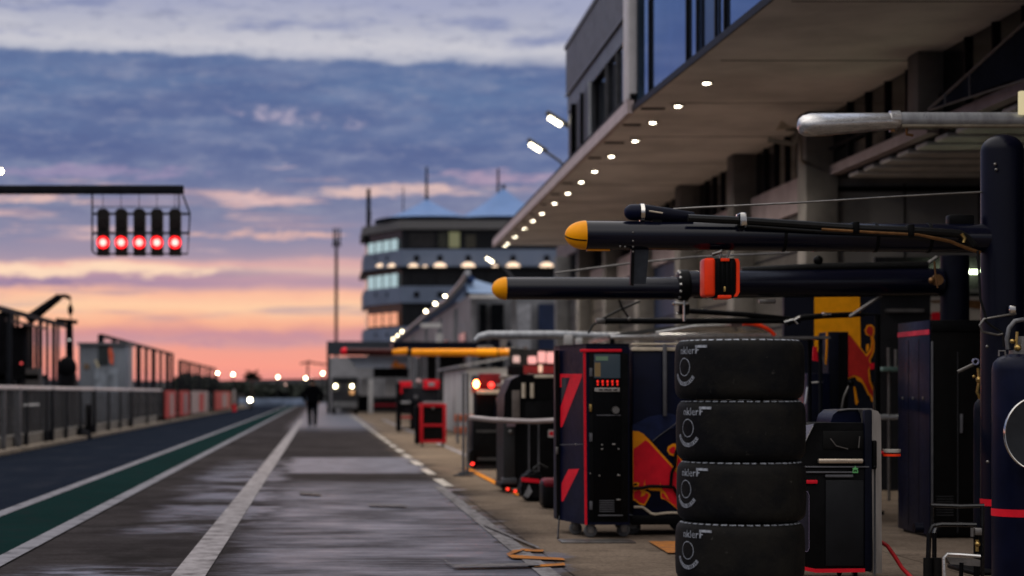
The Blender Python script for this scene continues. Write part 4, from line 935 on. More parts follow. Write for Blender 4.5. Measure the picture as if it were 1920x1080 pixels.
# gas cylinder, nearest at right edge
Yg = 11.2
t = thing('gas_cylinder', 'large navy gas cylinder with red band and brass valve in front of the pole', 'gas cylinder', (SX(1915, Yg), Yg, 0))
xg, rg = SX(1916, Yg), 54 * Yg / F; zg = SZ(664, Yg)
MB().lathe([(0, .003), (rg * .9, .003), (rg, .03), (rg, zg - .09), (rg * .96, zg - .05), (rg * .8, zg - .02), (rg * .5, zg), (0, zg)], (xg, Yg, 0), 'Z', 40).build('bottle', navy, t)
MB().lathe([(rg + .003, SZ(967, Yg)), (rg + .003, SZ(953, Yg))], (xg, Yg, 0), 'Z', 40).build('red_band', red, t)
vl = MB().lathe([(0, zg - .01), (.07, zg - .01), (.07, zg + .02), (.03, zg + .025), (.028, zg + .10), (0, zg + .10)], (xg, Yg, 0), 'Z', 20).build('valve', steel, t)
m = MB().tube([W(1890, 655, Yg - .02), W(1888, 635, Yg - .02), W(1892, 615, Yg - .02), W(1903, 602, Yg - .02), W(1918, 599, Yg - .02), W(1935, 606, Yg)], .013, 10); m.build('valve_hose', M('grey_hose', (.12, .12, .125), .35, .4, .2, 40), vl)
m = MB().ball(W(1898, 640, Yg - .05), .014); m.tube([W(1905, 655, Yg - .06), W(1907, 622, Yg - .06)], .008, 8); m.ball(W(1908, 652, Yg - .06), .02); m.build('valve_fitting', brass, vl)
m = MB().tube([W(1873, 668, Yg - .03), W(1873, 658, Yg - .03), W(1884, 658, Yg - .03), W(1886, 670, Yg - .03)], .006, 6); m.build('valve_guard', steel, vl)
# round reel hung before it
t = thing('hose_reel', 'round dark reel with bright rim hanging before the navy gas cylinder', 'hose reel', W(1940, 812, Yg - .3))
yr = Yg - .32; rr_ = 73 * yr / F; xr, zr = SX(1952, yr), SZ(813, yr)
MB().lathe([(.0, .02), (rr_ * .35, .0), (rr_ * .4, -.02), (rr_ * .96, -.03), (rr_ * .96, .0), (0, .0)], (xr, yr, zr), 'Y', 56).build('disc', M('reel_grey', (.022, .024, .028), .35, .2, .15, 9), t)
MB().lathe([(rr_ * .965, -.034), (rr_ * .985, -.036), (rr_, -.028), (rr_, -.018), (rr_ * .965, -.018)], (xr, yr, zr), 'Y', 64, closed=True).build('rim', chrome, t)
MB().box(xr - .03, xr + .03, yr + .06, Yg - rg + .01, zr - .03, zr + .03).build('bracket', black, t)

# low black tube frames bottom right
t = thing('tubular_stand', 'low black bent tube stand with padded feet before the tall locker', 'stand', (SX(1760, 13.), 13., 0))
Yt = 13.
m = MB()
m.tube([W(1745, 947, Yt), W(1800, 949, Yt), W(1845, 948, Yt)], .014, 8)
m.tube([W(1740, 1060, Yt), W(1742, 1000, Yt), W(1748, 986, Yt), W(1765, 983, Yt), W(1830, 984, Yt)], .016, 8); m.tube([W(1748, 947, Yt), W(1747, 985, Yt)], .012, 8)
m.tube([W(1752, 1050, Yt + .05), W(1752, 1000, Yt + .05), W(1756, 990, Yt + .1)], .015, 8); m.tube([W(1842, 948, Yt), (SX(1842, Yt), Yt, 0.01)], .014, 8)
m.build('frame', M('gloss_black_tube', (.006, .006, .007), .2, 0, .2, 9, coat=.5), t)
m = MB()
for px in (1740, 1757): m.tube([W(px, 1046, Yt), (SX(px, Yt), Yt, .005)], [.03, .032], 14)
split(m, 'foot_pad', rubber, t)
m = MB().lathe([(0, -.03), (.035, -.03), (.035, .03), (0, .03)], tuple(W(1722, 990, Yt + .4)), 'X', 16); m.build('roller', navyd, t)
t = thing('jack', 'small pale handled trolley jack at the foot of the navy pole', 'jack', (SX(1800, 12.6), 12.6, 0))
Yj = 12.6
MB().tube([W(1771, 1085, Yj), W(1770, 1046, Yj), W(1776, 1039, Yj), W(1800, 1040, Yj), W(1838, 1043, Yj)], .012, 8).build('handle', silver, t)
MB().prism([W(1775, 1046, Yj), W(1838, 1050, Yj), W(1838, 1062, Yj), W(1782, 1058, Yj)], (0, .1, 0)).build('plate', steel, t)
m = MB().tube([(SX(1771, Yj), Yj, .01), (SX(1840, Yj), Yj, .01)], .02, 8); m.box(SX(1766, Yj), SX(1845, Yj), Yj - .1, Yj + .25, .002, .025, .005); m.tube([W(1803, 1055, Yj), (SX(1801, Yj), Yj, .02)], .014, 8); m.build('base', black, t)
t = thing('valve_post', 'slim black post with brass fittings standing by the pole foot', 'valve post', (SX(1832, 12.9), 12.9, 0))
m = MB().tube([(SX(1830, 12.9), 12.9, .002), W(1830, 990, 12.9)], .016, 8); m.tube([(SX(1838, 12.9), 12.95, .002), W(1838, 995, 12.95)], .010, 8); split(m, 'post', black, t)
m = MB().ball(W(1833, 1020, 12.85), .018); m.tube([W(1832, 1012, 12.86), W(1832, 1034, 12.86)], .012, 8); m.build('fitting', brass, t)
m = MB().tube([W(1823, 990, 12.85), W(1823, 1006, 12.85)], .012, 8); m.pbox(1828, 990, 1842, 1004, 12.85, .05, .006); m.build('clamp', steel, t)

# ------------------------------------------------------------------ banner board with bull
Yn = 21.
N = thing('banner_board', 'navy display board with yellow disc and rearing red bull emblem', 'display board', (SX(1590, Yn), Yn, 0))
MB().box(SX(1470, Yn), SX(1650, Yn), Yn, Yn + .08, .02, SZ(543, Yn)).build('board', M('board_navy', (.005, .006, .013), .5, 0, .2, 3), N)
m = MB()
for px in (1480, 1640): m.box(SX(px, Yn) - .03, SX(px, Yn) + .03, Yn - .25, Yn + .35, .002, .04)
split(m, 'foot', black, N)
MB().shape([(1527, 546), (1612, 546), (1614, 660), (1527, 660)], Yn - .006, .006).build('yellow_panel', yellow, N)
def zb2(pts): return [(1480 + x / 4.155, 540 + y / 4.155) for x, y in pts]
def en(pts, e, name, mat): MB().shape(zb2(pts), Yn - e, .004).build(name, mat, N, smooth=False)
en([(455, 340), (470, 355), (600, 518), (632, 470), (640, 420), (632, 375), (598, 365), (586, 330), (605, 290), (638, 283), (662, 305), (665, 350), (655, 380), (668, 430), (660, 500), (630, 565), (640, 590), (625, 640), (632, 720), (655, 780), (678, 800), (680, 850), (662, 890), (640, 885), (630, 845), (610, 830), (580, 760), (560, 735), (530, 720), (510, 690), (455, 710)], .012, 'emblem_outline', amber)
en([(455, 358), (475, 372), (598, 532), (610, 530), (640, 490), (650, 430), (640, 375), (605, 355), (598, 330), (612, 302), (635, 296), (652, 312), (653, 350), (642, 380), (655, 430), (645, 500), (618, 560), (628, 590), (612, 640), (620, 725), (645, 790), (665, 810), (664, 850), (655, 870), (645, 840), (620, 815), (592, 755), (560, 700), (540, 690), (505, 678), (455, 700)], .017, 'emblem_bull', M('bull_red', (.42, .02, .015), .5))
en([(622, 585), (662, 585), (660, 632), (628, 636)], .018, 'emblem_bull', MATS['red_paint'])
en([(600, 440), (618, 435), (622, 470), (606, 500), (598, 490)], .012, 'emblem_outline', amber)
en([(500, 770), (512, 770), (538, 890), (525, 912), (515, 905)], .012, 'emblem_outline', amber)
# navy tool box in front of board
t = thing('tool_tower', 'dark navy upright box with bent steel handles before the bull board', 'tool box', (SX(1560, 20), 20, 0))
Yo = 20.
MB().box(SX(1553, Yo), SX(1591, Yo), Yo, Yo + .4, 0, SZ(622, Yo), .01).build('body', navyd, t)
MB().box(SX(1510, Yo), SX(1552, Yo), Yo - .1, Yo + .3, 0, SZ(700, Yo), .01).build('low_box', navy, t)
MB().pbox(1573, 626, 1589, 800, Yo - .01, .01).build('front_panel', blackm, t)
m = MB().tube([W(1510, 757, Yo - .14), W(1514, 728, Yo - .14), W(1520, 718, Yo - .14), W(1542, 716, Yo - .14)], .012, 8); m.build('handle', silver, t)
m = MB().tube([W(1593, 720, Yo - .05), W(1582, 745, Yo - .1), W(1576, 780, Yo - .1)], .012, 8); m.tube([W(1536, 640, Yo - .1), W(1546, 680, Yo - .1), W(1548, 690, Yo - .1)], .01, 8); m.build('stay', steel, t)
MB().tube([W(1551, 622, Yo - .1), W(1550, 660, Yo - .1), W(1548, 684, Yo - .1)], .012, 8).build('orange_cord', amber, t)
MB().shape([(1525, 650), (1532, 650), (1534, 678), (1524, 676)], Yo - .12, .02).build('red_tag', red, t)
MB().ball(W(1595, 718, Yo - .08), .035).build('knob', black, t)
m = MB().shape([(1398, 633), (1560, 630), (1558, 634), (1400, 637)], 19.2, .5); o = m.build('work_table', steel, None, o=(SX(1480, 19.2), 19.2, 0)) if False else None
WT = thing('work_table', 'thin dark table top edge passing behind the tyre stack', 'table', (SX(1420, 19.), 19., 0))
MB().shape([(1286, 632), (1556, 630), (1558, 635), (1288, 637)], 19., .5).build('table_top', steel, WT)
for px in (1300, 1540):
    for dy in (.04, .46): MB().tube([(SX(px, 19), 19 + dy, 0), (SX(px, 19), 19 + dy, SZ(634, 19))], .02, 8).build('leg', darkpost, WT)

# rack behind locker, white board, tube lamp
Yr = 23.5
t = thing('pole_rack', 'grey steel pole rack with green tray beside the tall navy locker', 'rack', (SX(1670, Yr), Yr, 0))
m = MB().tube([(SX(1667, Yr), Yr, 0), W(1667, 700, Yr)], .018, 8); m.tube([W(1667, 700, Yr), W(1666, 652, Yr)], .022, 8); m.tube([W(1680, 690, Yr), W(1680, 655, Yr)], .022, 8); m.build('upright', steel, t)
MB().pbox(1656, 688, 1690, 696, Yr - .1, .25, .01).build('tray', M('green_grey', (.10, .16, .14), .4), t)
MB().tube([W(1640, 782, Yr), W(1700, 782, Yr)], .03, 8).build('cross_rail', alu, t)
m = MB().tube([W(1650, 962, Yr), W(1700, 962, Yr)], .02, 8); m.build('foot_rail', alu, t)
MB().pbox(1661, 963, 1674, 976, Yr - .05, .1, .01).build('red_foot', red, t)
MB().tube([W(1672, 966, Yr - .1), W(1684, 978, Yr - .3), W(1692, 990, Yr - .5)], .02, 6).build('cable', cable, t)
Yw = 26.
t = thing('garage_screen', 'black garage partition carrying white panel with red half disc and tube lamp', 'partition', (SX(1760, Yw), Yw, 0))
MB().box(SX(1640, Yw), SX(1990, Yw), Yw, Yw + .1, 0.002, SZ(482, Yw)).build('partition', darkin, t)
MB().pbox(1746, 556, 1842, 640, Yw - .03, .03).build('white_panel', M('beige_board', (.50, .45, .38), .5, 0, .12, 3), t)
half = [(1746 + 34 * math.cos(R(q)), 612 - 26 * math.sin(R(q))) for q in range(0, 181, 12)]
MB().shape([(max(1746, a), b) for a, b in [(1757 + 33 * math.cos(R(q)), 612 - 27 * math.sin(R(q))) for q in range(0, 121, 8)] + [(1746, 612)]], Yw - .036, .006).build('red_disc', red, t, smooth=False)
MB().pbox(1748, 506, 1842, 513, Yw - .12, .05, .01).build('tube_lamp', e_tube, t)
m = MB().pbox(1650, 541, 1842, 549, Yw - .1, .08); m.build('rail', M('rail_grey', (.16, .16, .15), .5), t)
m = MB().pbox(1663, 579, 1733, 585, Yw - .1, .1); m.build('shelf', steel, t)
m = MB().tube([W(1798, 565, Yw - .05), W(1802, 585, Yw - .05), W(1808, 602, Yw - .05)], .02, 6); m.shape([(1800, 566), (1842, 566), (1842, 580), (1806, 576)], Yw - .05, .01); m.pbox(1746, 563, 1842, 567, Yw - .05, .015); m.build('pipe', bronze, t)

# ------------------------------------------------------------------ black carts
Ya = 25.2
t = thing('equipment_cart', 'black hooded equipment cart with steel handrail next to the navy cabinet', 'cart', (SX(990, Ya), Ya, 0), 'black equipment carts')
hp = [(944, 915), (944, 790), (946, 740), (958, 712), (975, 703), (1050, 703), (1050, 915)]
MB().prism([W(a, b, Ya) for a, b in hp], (0, 1.0, 0)).build('body', black, t)
m = MB().pbox(1002, 703, 1050, 709, Ya - .03, .1, .01); m.build('top_trim', cream, t)
m = MB().pbox(960, 732, 975, 790, Ya - .02, .03, .01); m.build('side_column', M('taupe_panel', (.12, .10, .09), .5), t)
m = MB()
for px in (982, 998): m.tube([W(px, 718, Ya - .05), W(px, 746, Ya - .05)], .026, 10)
split(m, 'bottle', cream, t)
MB().pbox(985, 752, 1036, 905, Ya - .02, .02, .01).build('door', blackm, t)
m = MB()
for px in (992, 1010): m.tube([W(px, 795, Ya - .03), W(px, 895, Ya - .03)], .011, 8)
split(m, 'door_edge', greypost, t)
pst = MB().pbox(944, 792, 966, 905, Ya - .03, .03, .01); pst.build('side_post', M('dull_black', (.02, .02, .021), .5), t)
sg = MB().pbox(1028, 806, 1040, 820, Ya - .03, .02).build('warning_sign', whitep, t)
MB().pbox(1030, 809, 1038, 817, Ya - .034, .004).build('sign_square', red, sg)
m = MB().pbox(950, 794, 967, 800, Ya - .035, .01); m.build('label', M('mauve_label', (.2, .14, .16), .5), t)
m = MB().ball(W(957, 810, Ya - .04), .03); m.build('knob', steel, t)
m = MB()
for px, py in ((952, 917), (966, 921)): m.ball(W(px, py, Ya - .06), .022)
split(m, 'marker_lamp', E('lit_dim_red_marker', (1, .04, .02), 1.6), t)
MB().pbox(943, 896, 970, 908, Ya - .05, .3, .02).build('bumper', M('grey_bumper', (.05, .052, .058), .4), t)
MB().pbox(940, 906, 1050, 916, Ya + .02, .9, .01).build('base', black, t)
casters(t, [(SX(955, Ya), Ya + .15), (SX(1030, Ya), Ya + .15), (SX(955, Ya), Ya + .85), (SX(1030, Ya), Ya + .85)], .05, SZ(916, Ya))
MB().tube([W(880, 783, 25.), W(920, 787, 25.), W(965, 789, 25.), W(1000, 790, 25.), W(1040, 788, 25.)], .032, 12).build('handrail', M('pale_rail', (.42, .37, .37), .35, .4, .1, 9), t)
for px in (968, 1030): MB().tube([W(px, 789, 25.), W(px, 789, 25.25)], .015, 8).build('rail_bracket', steel, t)
# bags lying by it
t = thing('kit_bag', 'black kit bag with red band on the ground beside the hooded cart', 'bag', (SX(1005, 23.2), 23.2, 0))
Yq = 23.2
prof = [(980, 935), (976, 905), (988, 884), (1005, 878), (1022, 888), (1034, 915), (1040, 938)]
z_off = SZ(938, Yq)
m = MB().prism([W(a, b, Yq) - Vector((0, 0, z_off - .004)) for a, b in prof], (0, .45, 0)); bmesh.ops.bevel(m.bm, geom=list(m.bm.edges), offset=.04, segments=3, affect='EDGES'); m.build('bag_body', blackm, t)
m = MB().shape([(978, 903), (1012, 906), (1012, 899), (978, 895)], Yq - .012, .02); m.build('red_band', red, t)
m = MB().shape([(982, 930), (992, 908), (998, 922), (990, 934)], Yq - .01, .02); m.build('reflective_patch', M('grey_patch', (.2, .2, .21), .4), t)
MB().tube([W(1000, 880, Yq + .2), W(1012, 870, Yq + .2), W(1026, 878, Yq + .2)], .015, 8).build('bag_handle', cable, t)
t = thing('kit_bag', 'dark bag with crimson lid tucked behind the navy cabinet', 'bag', (SX(1035, 21.8), 21.8, 0))
m = MB().box(SX(1018, 21.8), SX(1060, 21.8), 21.8, 22.2, .003, .32, .05, 3); m.build('bag_body', black, t)
m = MB().box(SX(1019, 21.8), SX(1059, 21.8), 21.79, 22.19, .22, .33, .05, 3); m.build('lid', M('crimson_dark', (.12, .004, .012), .5), t)

Yb2 = 33.
t = thing('equipment_cart', 'black service cart with red beacons and steel frame behind the hooded cart', 'cart', (SX(915, Yb2), Yb2, 0), 'black equipment carts')
MB().pbox(886, 785, 962, 872, Yb2, .9, .02).build('lower_body', black, t)
MB().pbox(893, 735, 962, 786, Yb2 + .1, .7, .03).build('upper_body', silh, t)
MB().shape([(925, 785), (930, 760), (945, 742), (962, 742), (962, 785)], Yb2 - .02, .3).build('hose_cover', navyd, t)
MB().ball(W(938, 752, Yb2 - .1), .09, sq=(.8, 1, 1.2)).build('gauge', greypost, t)
m = MB().pbox(894, 731, 952, 739, Yb2 - .02, .05, .01); m.build('top_bar', cream, t)
m = MB().pbox(930, 720, 960, 727, Yb2 + .1, .05, .01); m.pbox(936, 704, 960, 712, Yb2 + .1, .05, .01); m.build('tray', steel, t)
MB().pbox(898, 700, 940, 735, Yb2 + .5, .2, .02).build('red_case', M('dim_red_case', (.10, .006, .012), .5), t)
MB().pbox(954, 685, 982, 708, Yb2 + .3, .3, .02).build('black_hood', silh, t)
MB().ball(W(893, 720, Yb2), .055, sq=(.85, .85, 1.2)).build('beacon', e_redhot, t)
MB().ball(W(921, 722, Yb2), .05).build('beacon', e_reds, t)
MB().ball(W(886, 869, Yb2 - .06), .026).build('marker_lamp', e_reds, t)
m = MB().pbox(895, 858, 955, 863, Yb2 - .03, .03); m.pbox(893, 868, 942, 881, Yb2 + .05, .5, .01); m.pbox(893, 806, 945, 811, Yb2 - .02, .02); m.build('base_rail', M('dark_rail', (.05, .05, .052), .5, .3), t)
m = MB().shape([(878, 868), (878, 850), (884, 843), (888, 843), (888, 868)], Yb2 - .1, .3); m.build('bumper', blackm, t)
casters(t, [(SX(890, Yb2), Yb2 + .15), (SX(955, Yb2), Yb2 + .15), (SX(890, Yb2), Yb2 + .75), (SX(955, Yb2), Yb2 + .75)], .07, SZ(871, Yb2) - .0)
# thin stanchions
for i, (px, Y, lb) in enumerate([(869, 30.5, 'thin grey stanchion pole before the white hut, outer of two'), (876.5, 31.5, 'thin grey stanchion pole before the white hut, inner of two')]):
    o = thing('stanchion', lb, 'stanchion', (SX(px, Y), Y, 0), 'stanchions by the carts')
    MB().tube([(SX(px, Y), Y, .02), (SX(px, Y), Y, SZ(700, Y))], .022, 8).build('post', greypost, o)
    MB().lathe([(0, .002), (.16, .002), (.16, .015), (.03, .04), (0, .04)], (SX(px, Y), Y, 0), 'Z', 16).build('base', darkpost, o)

# red tool carts
Yd = 47.
def redcart(Y, x0, x1, ytop, yb, label):
    t = thing('tool_cart', label, 'tool cart', (SX((x0 + x1) / 2, Y), Y, 0), 'red and black tool carts')
    zc = .09
    MB().box(SX(x0 + 3, Y), SX(x1 - 3, Y), Y + .05, Y + .55, zc + .04, SZ(ytop + 2, Y)).build('body', black, t)
    f = MB(); w = 6.5 * Y / F; X0, X1, Z0, Z1 = SX(x0, Y), SX(x1, Y), zc, SZ(ytop, Y)
    zm = Z0 + (Z1 - Z0) * .42
    f.box(X0, X0 + w, Y, Y + .6, Z0, Z1, .01); f.box(X1 - w, X1, Y, Y + .6, Z0, Z1, .01)
    f.box(X0 + w, X1 - w, Y, Y + .049, Z0, Z0 + w * .9, .006); f.box(X0 + w, X1 - w, Y, Y + .049, zm, zm + w * .7, .006); f.box(X0 + w, X1 - w, Y, Y + .6, Z1 - w * .9, Z1, .006)
    f.build('frame', M('cart_red', (.40, .008, .016), .5), t)
    MB().box(X0 + w * 1.2, X1 - w * .6, Y + .1, Y + .5, Z1 + .001, Z1 + .05, .02).build('top_tray', greyl, t)
    MB().box(X0 - .10, X0 - .005, Y + .1, Y + .6, Z0 - .03, Z1 - .05, .02).build('side_bin', silh, t)
    MB().ball(((X0 + X1) / 2, Y + .03, Z1 - w * 1.3), .035).build('lock', steel, t)
    casters(t, [(X0 + .07, Y + .1), (X1 - .07, Y + .1), (X0 + .07, Y + .5), (X1 - .07, Y + .5)], .042, zc, blackm, M('pale_fork', (.3, .28, .26), .4, .5))
    return t
redcart(47., 787, 837, 757, 838, 'bright red framed tool cart with two black drawers on the pit apron')
Ye = 64.
t = thing('tool_cart', 'tall black cart with red top board and shelves behind the red cart', 'tool cart', (SX(780, Ye), Ye, 0), 'red and black tool carts')
MB().box(SX(744, Ye), SX(752, Ye), Ye, Ye + .7, .05, SZ(718, Ye), .02).build('end_panel', silh, t)
MB().box(SX(753, Ye), SX(824, Ye), Ye + .2, Ye + .8, .6, SZ(726, Ye), .02).build('body', M('navy_black', (.008, .009, .014), .5), t)
MB().pbox(770, 755, 800, 806, Ye + .1, .5, .02).build('lower_box', silh, t)
m = MB().pbox(749, 715, 772, 726, Ye, .1, .01); m.pbox(749, 726, 754, 738, Ye, .1); m.build('red_board', red, t)
MB().pbox(794, 712, 824, 729, Ye, .1, .01).build('red_board', red, t)
m = MB().pbox(803, 717, 815, 724, Ye - .02, .02, .005); m.build('badge', greyl, t)
m = MB().pbox(752, 780, 772, 785, Ye, .4, .01); m.build('shelf', M('faded_red', (.3, .04, .04), .5), t)
m = MB().pbox(752, 752, 770, 757, Ye - .05, .4, .02); m.build('tray', greyl, t)
MB().ball(W(780, 745, Ye), .07).build('dial', greypost, t)
MB().lathe([(0, -.09), (.07, -.05), (.09, 0), (.07, .06), (0, .09)], tuple(W(785, 715, Ye + .1)), 'Z', 12).build('helmet', M('pink_plastic', (.45, .3, .3), .5), t)
casters(t, [(SX(748, Ye), Ye + .1), (SX(795, Ye), Ye + .25), (SX(748, Ye), Ye + .6), (SX(818, Ye), Ye + .6)], .05, .10)
MB().box(SX(748, Ye), SX(822, Ye), Ye + .1, Ye + .7, .10, .14).build('base', silh, t)

# yellow banded boom far
t = thing('pit_gantry', 'amber and red striped boom with rounded end above the red carts', 'gantry', (SX(985, 46), 46, 0), 'pit box booms')
Y = 46.; rr = 7 * Y / F
MB().tube([W(771, 661, Y), W(893, 661, Y)], rr, 16).build('boom', amber, t)
MB().tube([W(893, 661, Y), W(932, 661, Y)], rr * 1.08, 16).build('boom_sleeve', yellow, t)
MB().tube([W(934, 661, Y), W(955, 661, Y), W(959, 661, Y), W(961, 661, Y)], [rr, rr, rr * .75, rr * .2], 16).build('boom_end', amber, t)
MB().tube([W(932, 661, Y), W(934, 661, Y)], rr * 1.15, 16).build('ring', black, t)
MB().tube([W(648, 659, Y), W(735, 660, Y)], rr * .95, 16).build('outer_boom', M('dark_red_boom', (.035, .004, .004), .4), t)
m = MB().tube([W(730, 661, Y), W(745, 660, Y), W(764, 659, Y)], [rr * .6, rr * .9, rr], 12); m.build('joint', amber, t)
MB().tube([W(764, 660, Y), W(771, 661, Y)], rr * 1.05, 12).build('ring', black, t)
MB().ball(W(646, 659, Y), rr * 1.1).build('red_tip', red, t)
m = MB().tube([W(945, 655, Y + .2), W(985, 655, Y + .2), (SX(985, Y), Y + .2, 0)], .07, 10); m.build('pole', darkpost, t)
m = MB().pbox(895, 648, 925, 654, Y, .12, .02); m.pbox(938, 632, 950, 655, Y + .2, .12); split(m, 'bracket', greypost, t)

# pink lit display + frame
Y = 41.
t = thing('lit_display', 'row of blurred pink lit panes with red base behind the black carts', 'display', (SX(1000, Y), Y, 0))
for a, b, c_, d_ in ((990, 668, 1006, 682), (1009, 659, 1023, 680), (1025, 660, 1046, 681)): MB().pbox(a, b, c_, d_, Y, .05, .02).build('lit_pane', e_pink, t)
MB().pbox(1010, 684, 1017, 698, Y, .05, .01).build('lit_pane', E('lit_cream_pane', (1, .6, .42), 1.), t)
MB().pbox(962, 667, 975, 680, Y, .05, .02).build('lit_pane', E('lit_pale_pink', (1, .62, .55), .7), t)
m = MB().pbox(976, 686, 1050, 700, Y + .02, .1); m.build('red_base', M('dim_red', (.22, .02, .022), .5), t)
MB().pbox(955, 655, 1052, 702, Y + .13, .05).build('back_panel', darkin, t)
m = MB()
for px in (985, 1047): m.tube([(SX(px, Y), Y + .2, 0), W(px, 650, Y + .2)], .04, 8)
split(m, 'post', M('taupe_post', (.11, .09, .085), .5), t)

# white hut
t = thing('white_hut', 'pale grey pit hut of flat panels with dark notice, behind the carts', 'hut', (5., 63, 0))
x0 = 4.3
MB().box(x0, 6.3, 59., 70., .02, 2.02, .03).build('wall', whitew, t)
m = MB()
for y in (61.5, 64.2, 67.): m.box(x0 - .012, x0, y, y + .05, .05, 2.)
split(m, 'seam', greyl, t)
rf = MB().prism([(4.1, 58.8, 2.03), (6.4, 58.8, 2.45), (6.4, 58.8, 2.52), (4.1, 58.8, 2.1)], (0, 11.4, 0)); rf.build('roof', greyl, t)
nt = MB().box(4.45, 4.95, 58.97, 59., 1.35, 1.8).build('notice', M('notice_dark', (.06, .06, .075), .5), t)
MB().box(4.45, 4.95, 58.955, 58.97, 1.28, 1.42).build('notice_stripe', M('notice_red', (.4, .08, .05), .5), nt)
t = thing('barrier', 'faded orange plastic barrier on the ground by the stanchions', 'barrier', (3.6, 50, 0))
for i, z in enumerate((.25, .55)): MB().box(3.35, 4.2, 50, 50.06, z, z + .18, .02).build('rail', M('faded_orange', (.38, .09, .03), .6), t)
m = MB(); m.box(3.4, 3.46, 49.9, 50.2, .002, .75); m.box(4.05, 4.11, 49.9, 50.2, .002, .75); split(m, 'leg', greypost, t)

# ------------------------------------------------------------------ far marquee building with sail roof
t = thing('marquee_building', 'grey pavilion with blue sail roof and tube edge beyond the canopy', 'building', (8, 110, 0))
ed = [(6.0, 81.4, 6.2), (6.0, 84, 6.02), (6.0, 95, 5.72), (6.0, 113, 5.72), (6.0, 146, 5.6), (6.0, 168, 5.55)]
MB().tube(ed, .12, 12).build('roof_edge', alu, t)
rf = MB(); cross = [(0, 0), (.08, -.07), (.16, -.14), (.24, -.2), (.32, -.24)]
rows = [[rf.bm.verts.new((x + c, y, z + d * (1 if i < 2 else .75))) for c, d in cross] for i, (x, y, z) in enumerate(ed)]
for a, b in zip(rows, rows[1:]):
    for i in range(len(cross) - 1): rf.bm.faces.new((a[i], a[i + 1], b[i + 1], b[i]))
rf.build('sail_roof', tentm, t)
hip = MB(); pk = Vector((6.05, 84., 6.22)); cols = []
for q in range(9):
    e0 = Vector((5.95 + 3.4 * q / 8, 80.2 + .2 * q / 8, 5.32 - .10 * q / 8)); row = []
    for j in range(7):
        f = j / 6; p = pk.lerp(e0, f); p.z = e0.z + (pk.z - e0.z) * (1 - f) ** 1.5; row.append(hip.bm.verts.new(p))
    cols.append(row)
for a, b in zip(cols, cols[1:]):
    for j in range(6): hip.bm.faces.new((a[j], b[j], b[j + 1], a[j + 1]))
bmesh.ops.remove_doubles(hip.bm, verts=hip.bm.verts, dist=.001)
hip.build('tent_front', M('pale_tent_fabric', (.15, .22, .34), .6, 0, .1, .5), t)
MB().box(6.28, 12, 83.5, 170, 0, 5.42).build('wall', M('pavilion_grey', (.15, .155, .17), .55, 0, .25, .8), t)
MB().box(6.0, 9.4, 80.3, 80.5, 5.10, 5.24).build('front_beam', whitep, t)
m = MB()
for x in (6.15, 7.85): m.box(x, x + .2, 82.0, 82.2, 0, 5.1)
split(m, 'post', greyl, t)
MB().box(8.2, 8.77, 83.3, 83.48, .1, 5.0).build('pale_door', M('pale_door', (.26, .27, .30), .5), t)
MB().box(9.1, 9.77, 83.3, 83.48, 0, 5.0).build('blue_door', doorn, t)
for x, x2 in ((6.62, 6.92), (7.12, 7.65)): MB().box(x, x2, 83.3, 83.48, .5, 5.0).build('window', glassd, t)
m = MB()
for y in (92, 104, 118, 135, 152): m.box(6.12, 6.275, y, y + .6, 0, 5.2)
split(m, 'wall_post', greyl, t)
for y in (86, 98, 110, 126, 143): MB().box(6.22, 6.27, y, y + 4, 1.2, 3.9).build('window', glassd, t)
MB().prism([W(790, 614, 90), W(828, 614, 90), W(828, 606, 90), W(788, 606, 90)], (0, .4, 0)).build('white_awning', whitep, t)
MB().pbox(818, 625, 830, 643, 90, .3).build('white_sign', whitep, t)

# dark flat awning in middle distance
t = thing('flat_awning', 'long dark flat awning beam on slim posts behind the amber boom', 'awning', (4.5, 72, 0))
MB().box(2.6, 6.9, 72, 75, SZ(654, 72), SZ(641, 72)).build('roof', navyd, t)
for px in (771, 795, 818, 884, 955): MB().box(SX(px, 72.2), SX(px, 72.2) + .12, 72.2, 72.35, 0, SZ(655, 72)).build('post', greypost, t)
MB().box(SX(800, 72), SX(880, 72), 74.6, 74.9, .02, SZ(656, 72)).build('back_panel', darkin, t)

# hospitality canopy / truck bay at the lane end
t = thing('pit_end_garage', 'dark open fronted flat roofed garage at the end of the pit lane', 'building', (5, 126, 0))
Y = 125.
MB().box(SX(613, Y), 9, Y, Y + 4, SZ(664, Y), SZ(640, Y)).build('roof', M('slate_roof', (.03, .035, .045), .5), t)
MB().box(SX(613, Y), SX(618, Y), Y + .02, Y + 4, 0, SZ(664, Y) - .01).build('side_wall', silh, t)
MB().box(SX(619, Y), 9, Y + 9, Y + 9.3, 0, SZ(664, Y) - .02).build('back_wall', greyl, t)
MB().prism([W(651, 668, Y + 1), W(770, 668, Y + 1), W(770, 690, Y + 1), W(668, 690, Y + 1)], (0, .5, 0)).build('inner_awning', M('ice_awning', (.42, .46, .54), .4), t)
MB().prism([W(733, 688, Y + .8), W(742, 674, Y + .8), W(747, 682, Y + .8), W(760, 684, Y + .8), W(760, 689, Y + .8)], (0, .1, 0)).build('orange_flag', M('orange_panel', (.8, .22, .02), .5), t)
MB().box(SX(766, Y), SX(772, Y), Y - .3, Y - .1, 0, SZ(660, Y)).build('post', greyl, t)
MB().box(SX(691, Y), SX(699, Y), Y - .3, Y - .05, .0, SZ(712, Y)).build('white_post', whitew, t)
for a, b in ((676, 690), (722, 745)): MB().pbox(a, 710, b, 742, Y + 2.6, .3).build('panel', whitew, t)
MB().pbox(700, 757, 745, 762, Y + 2, .3).build('red_counter', M('red_counter', (.25, .01, .02), .5), t)
MB().pbox(640, 740, 690, 772, Y + 3, 2.).build('counter', silh, t)
MB().pbox(700, 745, 750, 772, Y + 3, 2.).build('counter', darkin, t)
